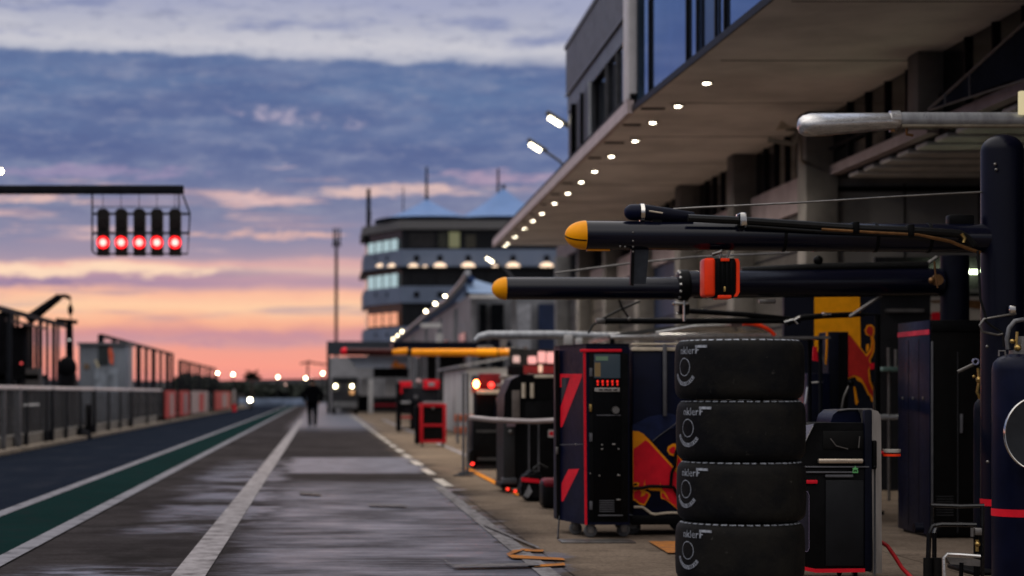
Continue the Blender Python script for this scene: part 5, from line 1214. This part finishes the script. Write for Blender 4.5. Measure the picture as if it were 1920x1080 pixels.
MB().pbox(700, 690, 770, 708, Y + 3, .2).build('valance', darkin, t)

t = thing('service_truck', 'grey service truck facing the camera with two lit round headlamps', 'truck', (SX(645, 118), 118, 0))
Y = 118.
MB().box(SX(622, Y), SX(672, Y), Y + .3, Y + 4.5, .45, SZ(706, Y), .08).build('cab', M('truck_dark', (.035, .036, .04), .5), t)
MB().box(SX(626, Y), SX(668, Y), Y + .24, Y + .31, SZ(720, Y) + .1, SZ(709, Y), .03).build('windscreen', glassd, t)
for px in (629, 660):
    h_ = MB().lathe([(.22, 0), (.26, -.02), (.26, .3), (.22, .3)], (SX(px, Y), Y, SZ(724, Y)), 'Y', 16, closed=True).build('headlamp', steel, t)
    MB().lathe([(0, .02), (.07, .02), (.07, .1), (0, .1)], (SX(px, Y), Y, SZ(724, Y)), 'Y', 16).build('lens', E('lit_headlamp', (1, .88, .55), 30), h_)
for px in (626, 668):
    for dy in (.8, 3.6): MB().lathe([(0, -.12), (.3, -.12), (.42, -.08), (.42, .08), (.3, .12), (0, .12)], (SX(px, Y), Y + dy, .42), 'X', 18).build('wheel', rubber, t)
MB().box(SX(624, Y), SX(670, Y), Y + .1, Y + .4, .35, .75, .05).build('bumper', M('grey_bumper2', (.12, .12, .125), .5), t)
MB().pbox(656, 731, 664, 739, Y + .1, .2, .05).build('indicator', E('lit_amber_lamp', (1, .5, .2), .8), t)

# ------------------------------------------------------------------ control tower
t = thing('control_tower', 'race control tower with banded glass floors and two peaked blue tent roofs', 'tower', (12, 190, 0))
Yf, Yl = 182., 189.
pa = (SX(689, Yl), Yl); pb = (SX(753, Yf), Yf); pc = (SX(1062, Yf), Yf); pd_ = (SX(1062, Yf), 200.); pe = (SX(689, Yl), 200.)
def zf(py): return SZ(py, Yf)
def ringpoly(o): return [(pa[0] - o, pa[1]), (pb[0] - o * .3, pb[1] - o), (pc[0] + o, pc[1] - o), (pd_[0] + o, pd_[1]), (pe[0] - o, pe[1])]
def slab(py0, py1, o, mat, name): MB().prism([(x, y, zf(py1)) for x, y in ringpoly(o)], (0, 0, zf(py0) - zf(py1))).build(name, mat, t, smooth=False)
slab(415, 737 + 26, 0, M('tower_glass', (.008, .009, .011), .2, 0, .3, .3), 'curtain_wall')
slab(414, 430, .5, M('eave_grey', (.10, .10, .105), .6), 'eave')
for a, b in ((468, 500), (537, 568), (613, 645)): slab(a, b, .35, band, 'floor_band')
slab(500, 505, .6, black, 'band_ledge')
def left(py0, py1, mat, n=4):
    for i in range(n):
        f0, f1 = .06 + .90 * i / n, .06 + .90 * (i + .82) / n
        p = [(pa[0] + (pb[0] - pa[0]) * f - .12, pa[1] + (pb[1] - pa[1]) * f - .12) for f in (f0, f1)]
        z0, z1 = zf(py1), zf(py0)
        MB().prism([(p[0][0], p[0][1], z0), (p[1][0], p[1][1], z0), (p[1][0], p[1][1], z1), (p[0][0], p[0][1], z1)], (0, .1, 0)).build('glowing_window', mat, t, smooth=False)
left(447, 468, e_win); left(512, 537, e_win); left(585, 609, e_wino)  # lower orange row glows in place of sunset seen through the glass
for a, b, c_, d_, mt in ((842, 435, 862, 464, e_wing), (822, 436, 838, 464, M('dim_window', (.03, .032, .026), .3)), (873, 440, 892, 464, M('dim_window2', (.04, .038, .03), .3)), (768, 436, 815, 464, darkin)):
    MB().pbox(a, b, c_, d_, Yf - .1, .08).build('window', mt, t)
for px, kx in ((714, 0), (736, 0), (775, 1), (797, .5), (825, 1.3), (878, 1.4), (928, .6), (962, 1.4), (1025, 1.4)):
    yy = (Yl + (Yf - Yl) * (px - 689) / 64 if px < 753 else Yf) - .75; kk = 1 if kx == 0 else kx
    MB().lathe([(0, .52 * .55 * kk)] + [(.45 * kk * math.sin(R(q)), .5 * .55 * kk * math.cos(R(q))) for q in range(15, 91, 15)] + [(0, 0)], (SX(px, yy), yy, SZ(500, yy)), 'Z', 14).build('wash_light', e_wash, t)
m = MB()
for py in (484, 552, 628):
    for px in (708, 729, 781, 825, 878, 962, 1025):
        yy = (Yl + (Yf - Yl) * (px - 689) / 64 if px < 753 else Yf) - .42; m.lathe([(0, -.05), (.28, -.05), (.28, .1), (0, .1)], (SX(px, yy), yy, SZ(py, yy)), 'Y', 12)
split(m, 'vent', silh, t)
m = MB()
for px in (770, 818, 866, 912, 985, 1040): m.pbox(px - 1, 430, px + 1, 468, Yf - .08, .08); m.pbox(px - 1, 505, px + 1, 537, Yf - .08, .08); m.pbox(px - 1, 570, px + 1, 613, Yf - .08, .08)
split(m, 'mullion', darkpost, t)
def tent(cx, top, x0, x1, base):
    rf = MB(); N = 32; rows = []
    Yc_ = Yf + 6; X = SX(cx, Yc_); hx0, hx1 = X - SX(x0, Yc_), SX(x1, Yc_) - X; z0, z1 = SZ(base, Yc_), SZ(top, Yc_)
    for q in range(9):
        f = q / 8; g = 1 - f; h = z0 + (z1 - z0) * (f ** 1.45)
        rr = []
        for i in range(N):
            a = 2 * math.pi * i / N; c_, s_ = math.cos(a), math.sin(a); e = .75
            xx = math.copysign(abs(c_) ** e, c_) * (hx1 if c_ > 0 else hx0); y_ = math.copysign(abs(s_) ** e, s_) * 6.3
            rr.append(rf.bm.verts.new((X + xx * g + .05 * c_, Yc_ + y_ * g + .05 * s_, h)))
        rows.append(rr)
    for a, b in zip(rows, rows[1:]):
        for i in range(N): rf.bm.faces.new((a[i], a[(i + 1) % N], b[(i + 1) % N], b[i]))
    o = rf.build('tent_roof', tentm, t)
    MB().tube([(X, Yc_, z1 - .3), (X, Yc_, z1 + .35)], .16, 10).build('finial', darkpost, o)
    return X, Yc_
X, y_ = tent(800, 374, 702, 900, 416)
MB().tube([(X, y_, SZ(374, y_)), W(800, 313, y_)], [.14, .10], 8).build('mast', darkpost, t)
X, y_ = tent(944, 353, 838, 1050, 416)
MB().tube([W(934, 400, y_), W(934, 316, y_)], [.14, .10], 8).build('mast', darkpost, t)
MB().tube([W(756, 415, y_), W(756, 350, y_)], [.06, .05], 6).build('aerial', darkpost, t)
m = MB().tube([W(691, 460, Yl), W(691, 354, Yl)], [.24, .18], 8); m.pbox(687, 395, 696, 412, Yl - .2, .4); m.pbox(688, 370, 695, 380, Yl - .2, .4); m.pbox(685, 448, 692, 462, Yl - .2, .4); m.build('antenna_mast', silh, t)

# lattice mast
t = thing('radio_mast', 'slender lattice phone mast standing against the pink sky', 'mast', (SX(630, 240), 240, 0))
Y = 240.
m = MB()
for dx, dy in ((-.16, 0), (.16, 0), (0, .28)):
    m.tube([(SX(630, Y) + dx, Y + dy, 0), (SX(631, Y) + dx * .7, Y + dy, SZ(455, Y))], .06, 6)
z = 1.
while z < SZ(460, Y): m.tube([(SX(630, Y) - .2, Y, z), (SX(630, Y) + .2, Y, z + .6)], .04, 4); z += .6
m.build('lattice', darkpost, t)
m = MB()
for px in (626, 631, 637): m.tube([W(px, 462, Y), W(px, 428, Y)], .10, 8)
m.tube([W(622, 460, Y), W(640, 460, Y)], .1, 6); m.pbox(624.5, 444, 628, 458, Y - .3, .2); m.pbox(635, 444, 638.5, 458, Y - .3, .2); m.build('antenna', darkpost, t)
MB().ball(W(631, 452, Y - .3), .22).build('dish', greypost, t)

# ------------------------------------------------------------------ start light gantry
Yl_ = 37.
t = thing('light_gantry', 'overhead signal gantry with five glowing red lamps over the pit lane', 'signal gantry', (-8.2, Yl_, 0))
MB().box(-8.4, SX(344, Yl_), Yl_, Yl_ + .18, SZ(363, Yl_), SZ(347, Yl_), .015).build('beam', darkpost, t)
MB().box(-8.45, -8.2, Yl_ - .05, Yl_ + .25, .0, SZ(347, Yl_), .02).build('post', darkpost, t)
m = MB(); q = .017
fp = lambda pts, r=q: m.tube([W(a, b, Yl_ + .08) for a, b in pts], r, 6)
fp([(173, 363), (173, 470), (178, 476)]); fp([(178, 476), (352, 476), (356, 400), (343, 366)]); fp([(173, 401), (356, 401)], .022); fp([(173, 437), (356, 437)], .022); fp([(335, 363), (336, 392)], .014); fp([(173, 388), (336, 388)], .008)
for px in (193, 227, 261, 294, 328): fp([(px, 363), (px, 392)], .006)
m.build('lamp_frame', darkpost, t)
for px in (193, 227, 261, 294, 328):
    s_ = MB().shape([(px - 11, 396), (px - 6, 391), (px + 6, 391), (px + 11, 396), (px + 11, 479), (px - 11, 479)], Yl_ - .05, .2)
    hd = s_.build('signal_head', M('signal_black', (.010, .008, .008), .5), t)
    rl = MB().lathe([(.0, .0), (.062, .0), (.062, .03), (0, .03)], tuple(W(px, 454.5, Yl_ - .088)), 'Y', 24).build('red_lens_glow', e_red, hd)
    MB().lathe([(.063, .0), (.112, .0), (.112, .03), (.063, .03)], tuple(W(px, 454.5, Yl_ - .085)), 'Y', 24, closed=True).build('red_lens_glow', E('red_bloom_ring', (1, .012, .014), 3.2), hd)  # glowing outer ring added to stand for bloom round the lit core
    MB().lathe([(.0, .0), (.09, .0), (.09, .03), (0, .03)], tuple(W(px, 420, Yl_ - .085)), 'Y', 24).build('dark_lens', M('unlit_lens', (.01, .006, .006), .25), hd)
    MB().lathe([(.114, -.09), (.122, -.09), (.122, .03), (.114, .03)], tuple(W(px, 454.5, Yl_ - .085)), 'Y', 24, R(-75), R(75), closed=True).build('hood', M('signal_black', (0, 0, 0)), hd)

# ------------------------------------------------------------------ pit wall fence
t = thing('pit_wall', 'low brown concrete pit wall under the wire fence along the fast lane', 'wall', (-6.9, 80, 0))
MB().box(-6.95, -6.70, 20, 175, .09, .34, .02).build('wall', concr, t)
Fc = thing('pit_fence', 'dark post fence with pale top rail along the pit wall', 'fence', (-6.55, 60, 0))
fx = -6.6
def fpost(y, w=.06, h=1.40, mt=darkpost): MB().box(fx - w / 2, fx + w / 2, y, y + w * 1.6, .1, h, .008).build('post', mt, Fc)
for i, px in enumerate((-40, 5, 32, 48, 85, 95, 123, 150, 175, 203, 225, 245, 276, 297, 305)): fpost(-fx * F / (602 - px), .13 if i % 3 == 2 else .09, 1.4, greypost if px in (32, 5) else darkpost)
meshm = bpy.data.materials.new('wire_mesh'); meshm.use_nodes = True
k = NT(meshm.node_tree); out = k.n('ShaderNodeOutputMaterial'); p = k.n('ShaderNodeBsdfPrincipled'); p.inputs['Base Color'].default_value = (.028, .026, .026, 1); p.inputs['Roughness'].default_value = .7
tr = k.n('ShaderNodeBsdfTransparent'); mx = k.n('ShaderNodeMixShader')
tcx = k.n('ShaderNodeTexCoord'); nx = k.noise(tcx.outputs['Object'], 3., 3, .6)
k.put(mx.inputs[0], k.step(nx, .25, .8, .28, .50)); k.put(mx.inputs[1], tr.outputs[0]); k.put(mx.inputs[2], p.outputs[0]); k.put(out.inputs[0], mx.outputs[0])
ys = [36.9, 40.6, 43.8, 46.9, 50.7, 56.8, 64.4, 74.2, 82.]
for a, b in zip(ys, ys[1:]):
    MB().box(fx + .005, fx + .02, a + .12, b - .02, .36, 1.34).build('mesh_panel', meshm, Fc)
    MB().box(fx - .04, fx + .05, a + .1, b - .03, 1.345, 1.43, .01).build('top_rail', M('pale_rail_paint', (.62, .54, .54), .5, 0, .15, 2), Fc)
MB().box(fx - .03, fx + .03, 44.2, 46.4, .98, 1.03).build('sign_bar', whitep, Fc)
MB().box(fx - .02, fx + .02, 82.1, 160, .36, 1.30).build('far_mesh', meshm, Fc)
for i in range(26): fpost(84 + i * 3., .09, 1.34)
# red banner panels on the far fence
redw = M('faded_red_banner', (.42, .06, .055), .6, 0, .25, 1.5); wb = M('pale_banner', (.36, .27, .26), .6, 0, .25, 1.5)
gb = 'banners along the far pit fence'
for i, (a, b, mt, mt2, lb) in enumerate([(311, 330, redw, wb, 'faded red banner panel on the fence, first after the clear mesh'), (338, 355, redw, greyl, 'short red and grey banner on the fence, second in the row'), (360, 390, wb, redw, 'wide pale banner with red patch on the far fence'), (404, 432, redw, wb, 'last red banner panel before the fence ends')]):
    y0, y1 = 6.45 * F / (602 - a), 6.45 * F / (602 - b)
    o = thing('fence_banner', lb, 'banner', (-6.45, y0, .2), gb)
    MB().box(-6.5, -6.45, y0, y1, .22, 1.38).build('sheet', mt, o)
    ym = y0 + (y1 - y0) * .42; MB().box(-6.449, -6.44, ym, ym + (y1 - y0) * .3, .3, 1.25).build('printed_patch', mt2, o)
o = thing('marker_post', 'short marker post, white over red, at the far end of the fence', 'marker post', (SX(439, 138), 138, 0))
MB().lathe([(.16, .0), (.16, .04), (.13, .05), (.12, .5), (0, .5)], (SX(439, 138), 138, 0), 'Z', 14).build('base', red, o)
MB().lathe([(.09, .505), (.085, 1.5), (0, 1.52)], (SX(439, 138), 138, 0), 'Z', 14).build('post', M('dull_white', (.3, .27, .26), .6), o)
# debris fence frames behind the wall
def debris(ys, h, label, wd=.11):
    t = thing('debris_fence', label, 'fence', (-8, ys[0], 0), 'tall debris fence sections')
    for i, y in enumerate(ys): MB().box(-8 - wd * (1 if i % 2 == 0 else .7), -8 + wd * (1 if i % 2 == 0 else .7), y, y + .14, 0, h, .01).build('post', darkpost, t)
    MB().box(-8.05, -7.95, ys[0], ys[-1] + .3, h - .10, h + .02).build('top_beam', darkpost, t)
    MB().box(-8.03, -7.97, ys[0], ys[-1], .9, 1.0).build('mid_rail', darkpost, t)
debris([44, 47.2, 51, 52.4, 56.7, 58.1, 59.5, 60.5, 63.3], 3.42, 'tall dark debris fence posts nearest the camera behind the pit stand', .055)
debris([72.3, 76.8, 80.2, 83.6, 87.2, 91, 95., 99.2, 103.6, 107.], 3.40, 'middle run of tall debris fence posts beside the grey cabin')
debris([113., 117, 121, 126, 131, 137, 143, 150], 3.15, 'farthest run of debris fence posts fading towards the horizon')
MB_ = MB()
# low wall/backdrop behind fence: track surface and barrier
t = thing('track_barrier', 'long dark low barrier beyond the pit wall fence', 'barrier', (-9.2, 80, 0))
MB().box(-9.4, -9.1, 30, 240, 0, 1.15).build('barrier_wall', M('barrier_grey', (.050, .046, .044), .7, 0, .5, .5, spec=0.), t)
MB().box(-9.09, -9.05, 30, 240, .35, .42).build('barrier_rail', greypost, t)

# pit stand
t = thing('pit_stand', 'black timing stand with flat roof silhouetted behind the fence', 'stand', (-8.8, 52, 0))
Y = 52.
MB().pbox(-60, 585, 12, 760, Y, 1.5, .03).build('tower', silh, t)
MB().pbox(14, 612, 45, 702, Y, 1.2, .03).build('cabinet', silh, t)
MB().prism([W(10, 596, Y - .3), W(72, 611, Y - .3), W(72, 615, Y - .3), W(10, 602, Y - .3)], (0, 1.8, 0)).build('roof', M('stand_roof', (.10, .07, .07), .6, spec=.02), t)
MB().pbox(-60, 702, 72, 712, Y, 1.5).build('deck', silh, t)
MB().pbox(48, 690, 74, 730, Y, .6).build('step_box', M('brown_box', (.05, .045, .045), .6), t)
for px in (16, 36, 66): MB().box(SX(px, Y) - .04, SX(px, Y) + .04, Y + .1, Y + .2, 0, SZ(612, Y)).build('leg', darkpost, t)
MB().ball(W(40, 681, Y - .05), .035).build('marker_lamp', E('lit_dim_red', (1, .1, .1), .8), t)
m = MB()
for px in (5, 14): m.tube([W(px, 590, Y), W(px, 577, Y)], .04, 6)
split(m, 'finial', silh, t)
# crane
t = thing('recovery_crane', 'dark knuckle crane with hook block silhouetted on the sunset', 'crane', (SX(124, 57), 57, 0))
Y = 57.
MB().tube([W(52, 601, Y), W(112, 556, Y)], [.16, .11], 10).build('boom', silh, t)
MB().tube([W(108, 556, Y), W(122, 555, Y), W(132, 559, Y)], .06, 8).build('jib', silh, t)
MB().tube([W(132, 559, Y), W(133, 602, Y)], .02, 6).build('cable', cable, t)
MB().ball(W(132, 581, Y), .10, sq=(.8, .8, 1.6)).build('hook_block', silh, t)
MB().tube([(SX(52, Y), Y, 0), W(52, 605, Y)], .16, 10).build('mast', silh, t)
MB().tube([(SX(130, Y), Y + .3, 0), W(130, 602, Y + .3)], [.14, .10], 8).build('jib_post', silh, t)
MB().ball(W(130, 637, Y - .2), .025).build('lamp', E('lit_white_spot', (1, .95, .9), 1.5), t)
MB().tube([W(105, 600, Y + .3), W(145, 604, Y + .3)], .06, 8).build('cross_arm', silh, t)
m = MB().ball(W(126, 690, Y), .28, sq=(1, 1, 1.2)); m.box(SX(113, Y), SX(140, Y), Y - .2, Y + .6, 0, SZ(700, Y), .05); m.build('winch', silh, t)
# grey cabin
t = thing('portable_cabin', 'grey steel cabin with coloured posters behind the pit fence', 'cabin', (SX(190, 70), 70, 0))
Y = 70.
MB().pbox(148, 646, 236, 790, Y, 2.6, .03).build('wall', M('cabin_grey', (.13, .145, .17), .5, 0, .15, 1.), t)
MB().pbox(145, 642, 238, 647, Y - .1, 2.8).build('roof', greypost, t)
m = MB()
for px in (152, 161, 170, 179, 188): m.pbox(px, 648, px + 1, 788, Y - .02, .02)
split(m, 'rib', greypost, t)
MB().pbox(184, 648, 203, 685, Y - .03, .03).build('window', M('cabin_window', (.025, .03, .032), .3), t)
ps = MB().pbox(178, 690, 222, 740, Y - .04, .03); ps.build('poster', M('blue_grey_poster', (.16, .18, .21), .5, 0, .5, 2.5), t)
MB().shape([(203, 655), (208, 650), (213, 665), (212, 685), (206, 680)], Y - .05, .03).build('poster', M('orange_poster', (.55, .10, .05), .5), t)
MB().shape([(177, 676), (181, 674), (187, 688), (183, 690)], Y - .05, .03).build('poster', M('cream_poster', (.45, .40, .28), .5), t)
MB().pbox(157, 682, 167, 692, Y - .04, .03).build('vent', M('rust_vent', (.12, .08, .05), .5), t)
# dark heap behind the fence
t = thing('cover_sheet', 'dark covered equipment heap with pale patch behind the fence', 'covered equipment', (SX(150, 55), 55, 0))
MB().ball((SX(143, 55), 55, .0), .45, sq=(1., 1.2, .75)).build('cover', silh, t)
MB().ball((SX(132, 54.6), 54.6, .28), .13, sq=(1.4, 1, .6)).build('pale_patch', greyl, t)
o = MB().box(SX(158, 56), SX(170, 56), 56, 56.3, 0, .95, .03).build('dark_bin', silh, None, o=(SX(164, 56), 56, 0)); tag(o, 'narrow black bin standing behind the fence by the covered heap', 'bin')

# ------------------------------------------------------------------ far horizon
def crown_tree(name, label, cat, x, y, h, w, seed, palm=False):
    rnd = random.Random(seed); t = thing(name, label, cat, (x, y, 0), 'far trees on the horizon')
    MB().tube([(x, y, 0), (x + .1, y, h * .35), (x, y, h * .7)], [w * .10, w * .07, w * .04], 8).build('trunk', M('bark', (.03, .022, .018), .8), t)
    cr = MB()
    for i in range(420):
        if palm:
            a = rnd.uniform(0, 2 * math.pi); f = rnd.random(); rr = w * .62 * f; a = round(a / .63) * .63; p = Vector((x + rr * math.cos(a), y + rr * math.sin(a) * .6, h * .62 + h * .40 * f * (1.25 - f) * 2.2 * (.4 + .6 * abs(math.sin(a * 3.1))) + rnd.uniform(-.04, .04) * h))
        else:
            u = Vector((rnd.gauss(0, 1), rnd.gauss(0, 1), rnd.gauss(0, 1))).normalized() * rnd.random() ** .4; p = Vector((x + u.x * w * .5, y + u.y * w * .5, h * .66 + u.z * h * .36))
        d = Vector((rnd.gauss(0, 1), rnd.gauss(0, 1), rnd.gauss(0, 1))).normalized() * w * .07; e = d.orthogonal().normalized() * w * .045
        cr.sheet([p - d - e, p + d - e, p + d + e, p - d + e])
    cr.build('crown', M('far_foliage', (.028, .032, .028), .8, 0, .5, 1, spec=0.), t, smooth=False)
t = thing('palm_tree', 'ragged dark palm tree standing up against the pink horizon', 'tree', (SX(472, 250), 250, 0), 'far trees on the horizon')
zc = SZ(708, 250); xc_ = SX(472, 250); rnd = random.Random(3)
MB().tube([(xc_, 250, 0), (xc_ + .05, 250, zc * .5), (xc_, 250, zc)], [.22, .17, .15], 8).build('trunk', M('bark', (.03, .022, .018), .8), t)
cr = MB()
for i in range(70):
    a = rnd.uniform(0, 2 * math.pi); el = rnd.uniform(-.25, 1.1); ln = rnd.uniform(.9, 1.5); p = Vector((xc_, 250, zc)); d = Vector((math.cos(a) * math.cos(el), math.sin(a) * math.cos(el), math.sin(el)))
    sd = d.cross(Vector((rnd.gauss(0, 1), rnd.gauss(0, 1), rnd.gauss(0, .4)))).normalized() * .20
    for j in range(6):
        q = p + d * ln / 6; d = (d + Vector((0, 0, -.13))).normalized(); w0, w1 = 1 - abs(j - 2) / 5, 1 - abs(j - 1) / 5
        cr.sheet([p - sd * w0, p + sd * w0, q + sd * w1, q - sd * w1]); p = q
cr.build('crown', M('palm_foliage', (.012, .016, .010), .8, spec=0.), t, smooth=False)
for i, (px, w_, h_, lb) in enumerate([(445, 5, 716, 'low rounded dark tree just beside the palm on the horizon'), (500, 6, 722, 'low dark bush tree between palm and walking person'), (550, 8, 724, 'wide low dark tree close to the walking person'), (380, 5, 706, 'dark tree behind the far fence posts'), (352, 4, 700, 'small dark tree poking above the debris fence')]):
    crown_tree('tree', lb, 'tree', SX(px, 262 + i), 262 + i, SZ(h_, 262), w_, 10 + i)
o = MB().box(SX(300, 275), SX(625, 275), 275, 279, 0, SZ(728, 275)).build('hedge', hedge, None, o=(SX(500, 275), 275, 0)); tag(o, 'long dark hedge closing the far end of the lane', 'hedge')
# leaf tufts on the hedge
hb = MB(); rnd = random.Random(5)
for i in range(900):
    p = Vector((rnd.uniform(SX(300, 275), SX(625, 275)), rnd.uniform(274.6, 277), SZ(728, 275) + rnd.uniform(-.6, .5))); d = Vector((rnd.gauss(0, 1), rnd.gauss(0, 1), rnd.gauss(0, 1))).normalized() * .5; e = d.orthogonal().normalized() * .35
    hb.sheet([p - d - e, p + d - e, p + d + e, p - d + e])
hb.build('leaf_tufts', hedge, o, smooth=False)
struct('hills', MB().prism([(-400, 900, -1), (-400, 900, 6), (-200, 900, 9), (-60, 900, 6.5), (0, 900, 8), (120, 900, 7), (400, 900, 12), (400, 900, -1)], (0, 200, 0)), M('far_land', (.05, .05, .06), .9), 'low dark land on the far horizon')
o = MB().box(SX(440, 190), SX(590, 190), 190, 190.4, .05, .75, .05).build('tyre_wall', M('hazed_blue_barrier', (.14, .18, .26), .6, 0, .4, .8), None, o=(SX(515, 190), 190, 0)); tag(o, 'low blue barrier across the far end of the fast lane', 'barrier')  # barrier blue paled, carrying the distance haze in its colour
def lamp(px, py, Y, r, label, st=None):
    t = thing('street_lamp', label, 'street lamp', (SX(px, Y), Y, 0), 'far lit street lamps')
    MB().tube([(SX(px, Y), Y, 0), W(px, py, Y)], .09, 6).build('pole', darkpost, t)
    MB().ball(W(px, py, Y - .2), r * .33, seg=12).build('globe', st or e_far, t)
for px, py, r, lb in [(408, 700, .34, 'lit lamp above the end of the debris fence'), (437, 702, .40, 'bright lamp just beside the palm on its fence side'), (521, 707, .33, 'lit lamp between the palm and the walking person'), (573, 709, .33, 'lit lamp just over the shoulder of the walking person'), (605, 700, .36, 'lit lamp touching the dark end garage'), (535, 721, .16, 'tiny dim lamp low on the horizon before the hedge'), (583, 708, .14, 'faint pink lamp right by the head of the walking person')]:
    lamp(px, py, 255., r, lb, E('lit_pink_lamp', (1, .6, .5), 8) if r < .17 else e_far)
t = thing('street_lamp', 'bright white lamp on mast cut by the picture edge above the signal beam', 'street lamp', (SX(-22, 90), 90, 0), 'far lit street lamps')
MB().tube([(SX(-22, 90), 90, 0), W(-22, 318, 90), W(0, 318, 90)], .06, 8).build('pole', greypost, t)
MB().ball(W(1, 321, 90), .10).build('globe', e_far, t)
t = thing('motor_scooter', 'far scooter with single bright headlamp on the fast lane', 'scooter', (SX(469, 150), 150, 0))
Y = 150.
MB().ball(W(469, 750, Y), .11).build('headlamp', E('lit_scooter_lamp', (1, .92, .6), 60), t)
m = MB().box(SX(469, Y) - .15, SX(469, Y) + .15, Y + .3, Y + 1.4, .3, .75, .08); m.tube([(SX(469, Y), Y + .3, .2), (SX(469, Y), Y + .25, 1.)], .06, 8); m.tube([(SX(469, Y) - .35, Y + .3, 1.0), (SX(469, Y) + .35, Y + .3, 1.0)], .03, 6); m.build('body', silh, t)
for dy in (.2, 1.4): MB().lathe([(0, -.05), (.22, -.05), (.25, 0), (.22, .05), (0, .05)], (SX(469, Y), Y + dy, .25), 'X', 16).build('wheel', rubber, t)
t = thing('tower_crane', 'thin distant crane arm near the end garage', 'crane', (SX(577, 300), 300, 0))
m = MB().tube([(SX(577, 300), 300, 0), W(577, 678, 300)], .14, 6); m.build('mast', darkpost, t)
m = MB().tube([W(563, 682, 300), W(577, 679, 300), W(612, 684, 300)], .13, 6); m.tube([W(577, 676, 300), W(590, 682, 300)], .07, 6); m.build('jib', darkpost, t)

# ------------------------------------------------------------------ person
def skinmesh(name, chains, mat, par, vox=.014):
    mb = MB()
    for ch in chains:
        mb.tube([p for p, r in ch], [r for p, r in ch], 12)
        for p, r in ch: mb.ball(p, r, seg=12)
    ob = mb.build(name, mat); ORG[ob.name] = Vector((0, 0, 0))
    rm = ob.modifiers.new('remesh', 'REMESH'); rm.mode = 'VOXEL'; rm.voxel_size = vox; rm.use_smooth_shade = True
    sb = ob.modifiers.new('smooth', 'SMOOTH'); sb.factor = .5; sb.iterations = 2
    bpy.context.view_layer.update()
    m2 = bpy.data.meshes.new_from_object(ob.evaluated_get(bpy.context.evaluated_depsgraph_get()))
    ob.modifiers.clear(); ob.data = m2; ob.parent = par
    return ob
Ym = 75.2
Pp = thing('person', 'person in black jacket and trousers walking away down the pit lane', 'person', (SX(586, Ym), Ym, .012))
pel = (0, 0, .98)
def arm(s): return [((0, 0, 1.42), .11), ((s * .19, 0, 1.42), .07), ((s * .37, -.05, 1.17), .048), ((s * .29, .14, .98), .036), ((s * .25, .18, .93), .03)]
def leg(s, fwd): return [(pel, .125), ((s * .10, 0, .92), .095), ((s * .11, fwd * .14, .50), .062), ((s * .10, fwd * .10, .09), .042), ((s * .11, fwd * .10 + .12, .035), .035)]
body = [[(pel, .125), ((0, 0, 1.2), .115), ((0, 0, 1.42), .11), ((0, 0.01, 1.52), .06), ((0, .03, 1.60), .085), ((0, .03, 1.68), .09), ((0, .03, 1.74), .06)]] + [arm(s) for s in (-1, 1)] + [leg(-1, 1), leg(1, -1)]
for s in (-1, 1):
    h = (s * .25, .18, .93)
    for i in range(4):
        a = (h[0] + s * (-.025 + .016 * i), h[1] + .03, h[2] - .05); b = (a[0], a[1] + .015, a[2] - .035 - (.01 if i in (1, 2) else 0))
        body.append([(h, .03), (a, .0095), (b, .008)])
    th = (h[0] - s * .04, h[1] + .02, h[2] - .02); body.append([(h, .03), (th, .011), ((th[0] - s * .005, th[1] + .03, th[2] - .02), .009)])
skinmesh('body', body, skin, Pp, .008)
g = .022
jk = [[((sx, 0, .93), .14 + g), ((sx * 1.2, 0, 1.2), .135 + g), ((sx * 1.4, 0, 1.40), .12 + g), ((0, .01, 1.50), .08 + g)] for sx in (-.06, .06)] + [[((0, 0, 1.42), .135 + g), ((s * .19, 0, 1.42), .075 + g), ((s * .37, -.05, 1.17), .065 + g), ((s * .295, .125, 1.0), .046 + g)] for s in (-1, 1)]
skinmesh('jacket', jk, cloth, Pp)
tr_ = [[((0, 0, .99), .15 + g), ((0, 0, .93), .14 + g)] + [((s * .10, 0, .88), .10 + g), ((s * .11, f * .14, .50), .068 + g), ((s * .10, f * .10, .10), .052 + g)] for s, f in ((-1, 1), (1, -1))]
skinmesh('trousers', tr_, cloth, Pp)
for s, f in ((-1, 1), (1, -1)): MB().ball((SX(586, Ym) + s * .105, Ym + f * .10 + .05, .012 + .055), .07, sq=(.8, 1.9, .75)).build('shoe', black, Pp)
skinmesh('hair', [[((0, .02, 1.66), .09), ((0, .02, 1.72), .098), ((0, .025, 1.76), .07)]], M('dark_hair', (.01, .008, .007), .6), Pp)
m = MB()
m.ball((SX(586, Ym), Ym + .135, .012 + 1.655), .014)
for s in (-1, 1): m.ball((SX(586, Ym) + s * .095, Ym + .03, .012 + 1.66), .022, sq=(.5, 1, 1.3))
m.build('face', skin, Pp)

# ------------------------------------------------------------------ camera and render
cam = bpy.data.cameras.new('camera'); co = bpy.data.objects.new('camera', cam); COL.objects.link(co)
co.location = (0, 0, H); co.rotation_euler = (R(90), 0, 0)
cam.lens = 70; cam.sensor_width = 36; cam.sensor_fit = 'HORIZONTAL'
cam.shift_x = (960 - VX) / 1920; cam.shift_y = (VY - 540) / 1920
cam.clip_end = 4000
cam.dof.use_dof = True; cam.dof.focus_distance = 12.2; cam.dof.aperture_fstop = 1.9
S.camera = co
S.view_settings.view_transform = 'Standard'; S.view_settings.look = 'None'; S.view_settings.exposure = 0; S.view_settings.gamma = 1
S.render.engine = 'CYCLES'
cy = S.cycles
cy.use_denoising = True; cy.max_bounces = 6; cy.diffuse_bounces = 3; cy.glossy_bounces = 3; cy.transparent_max_bounces = 12
cy.sample_clamp_indirect = 4; cy.sample_clamp_direct = 0
cy.caustics_reflective = False; cy.caustics_refractive = False
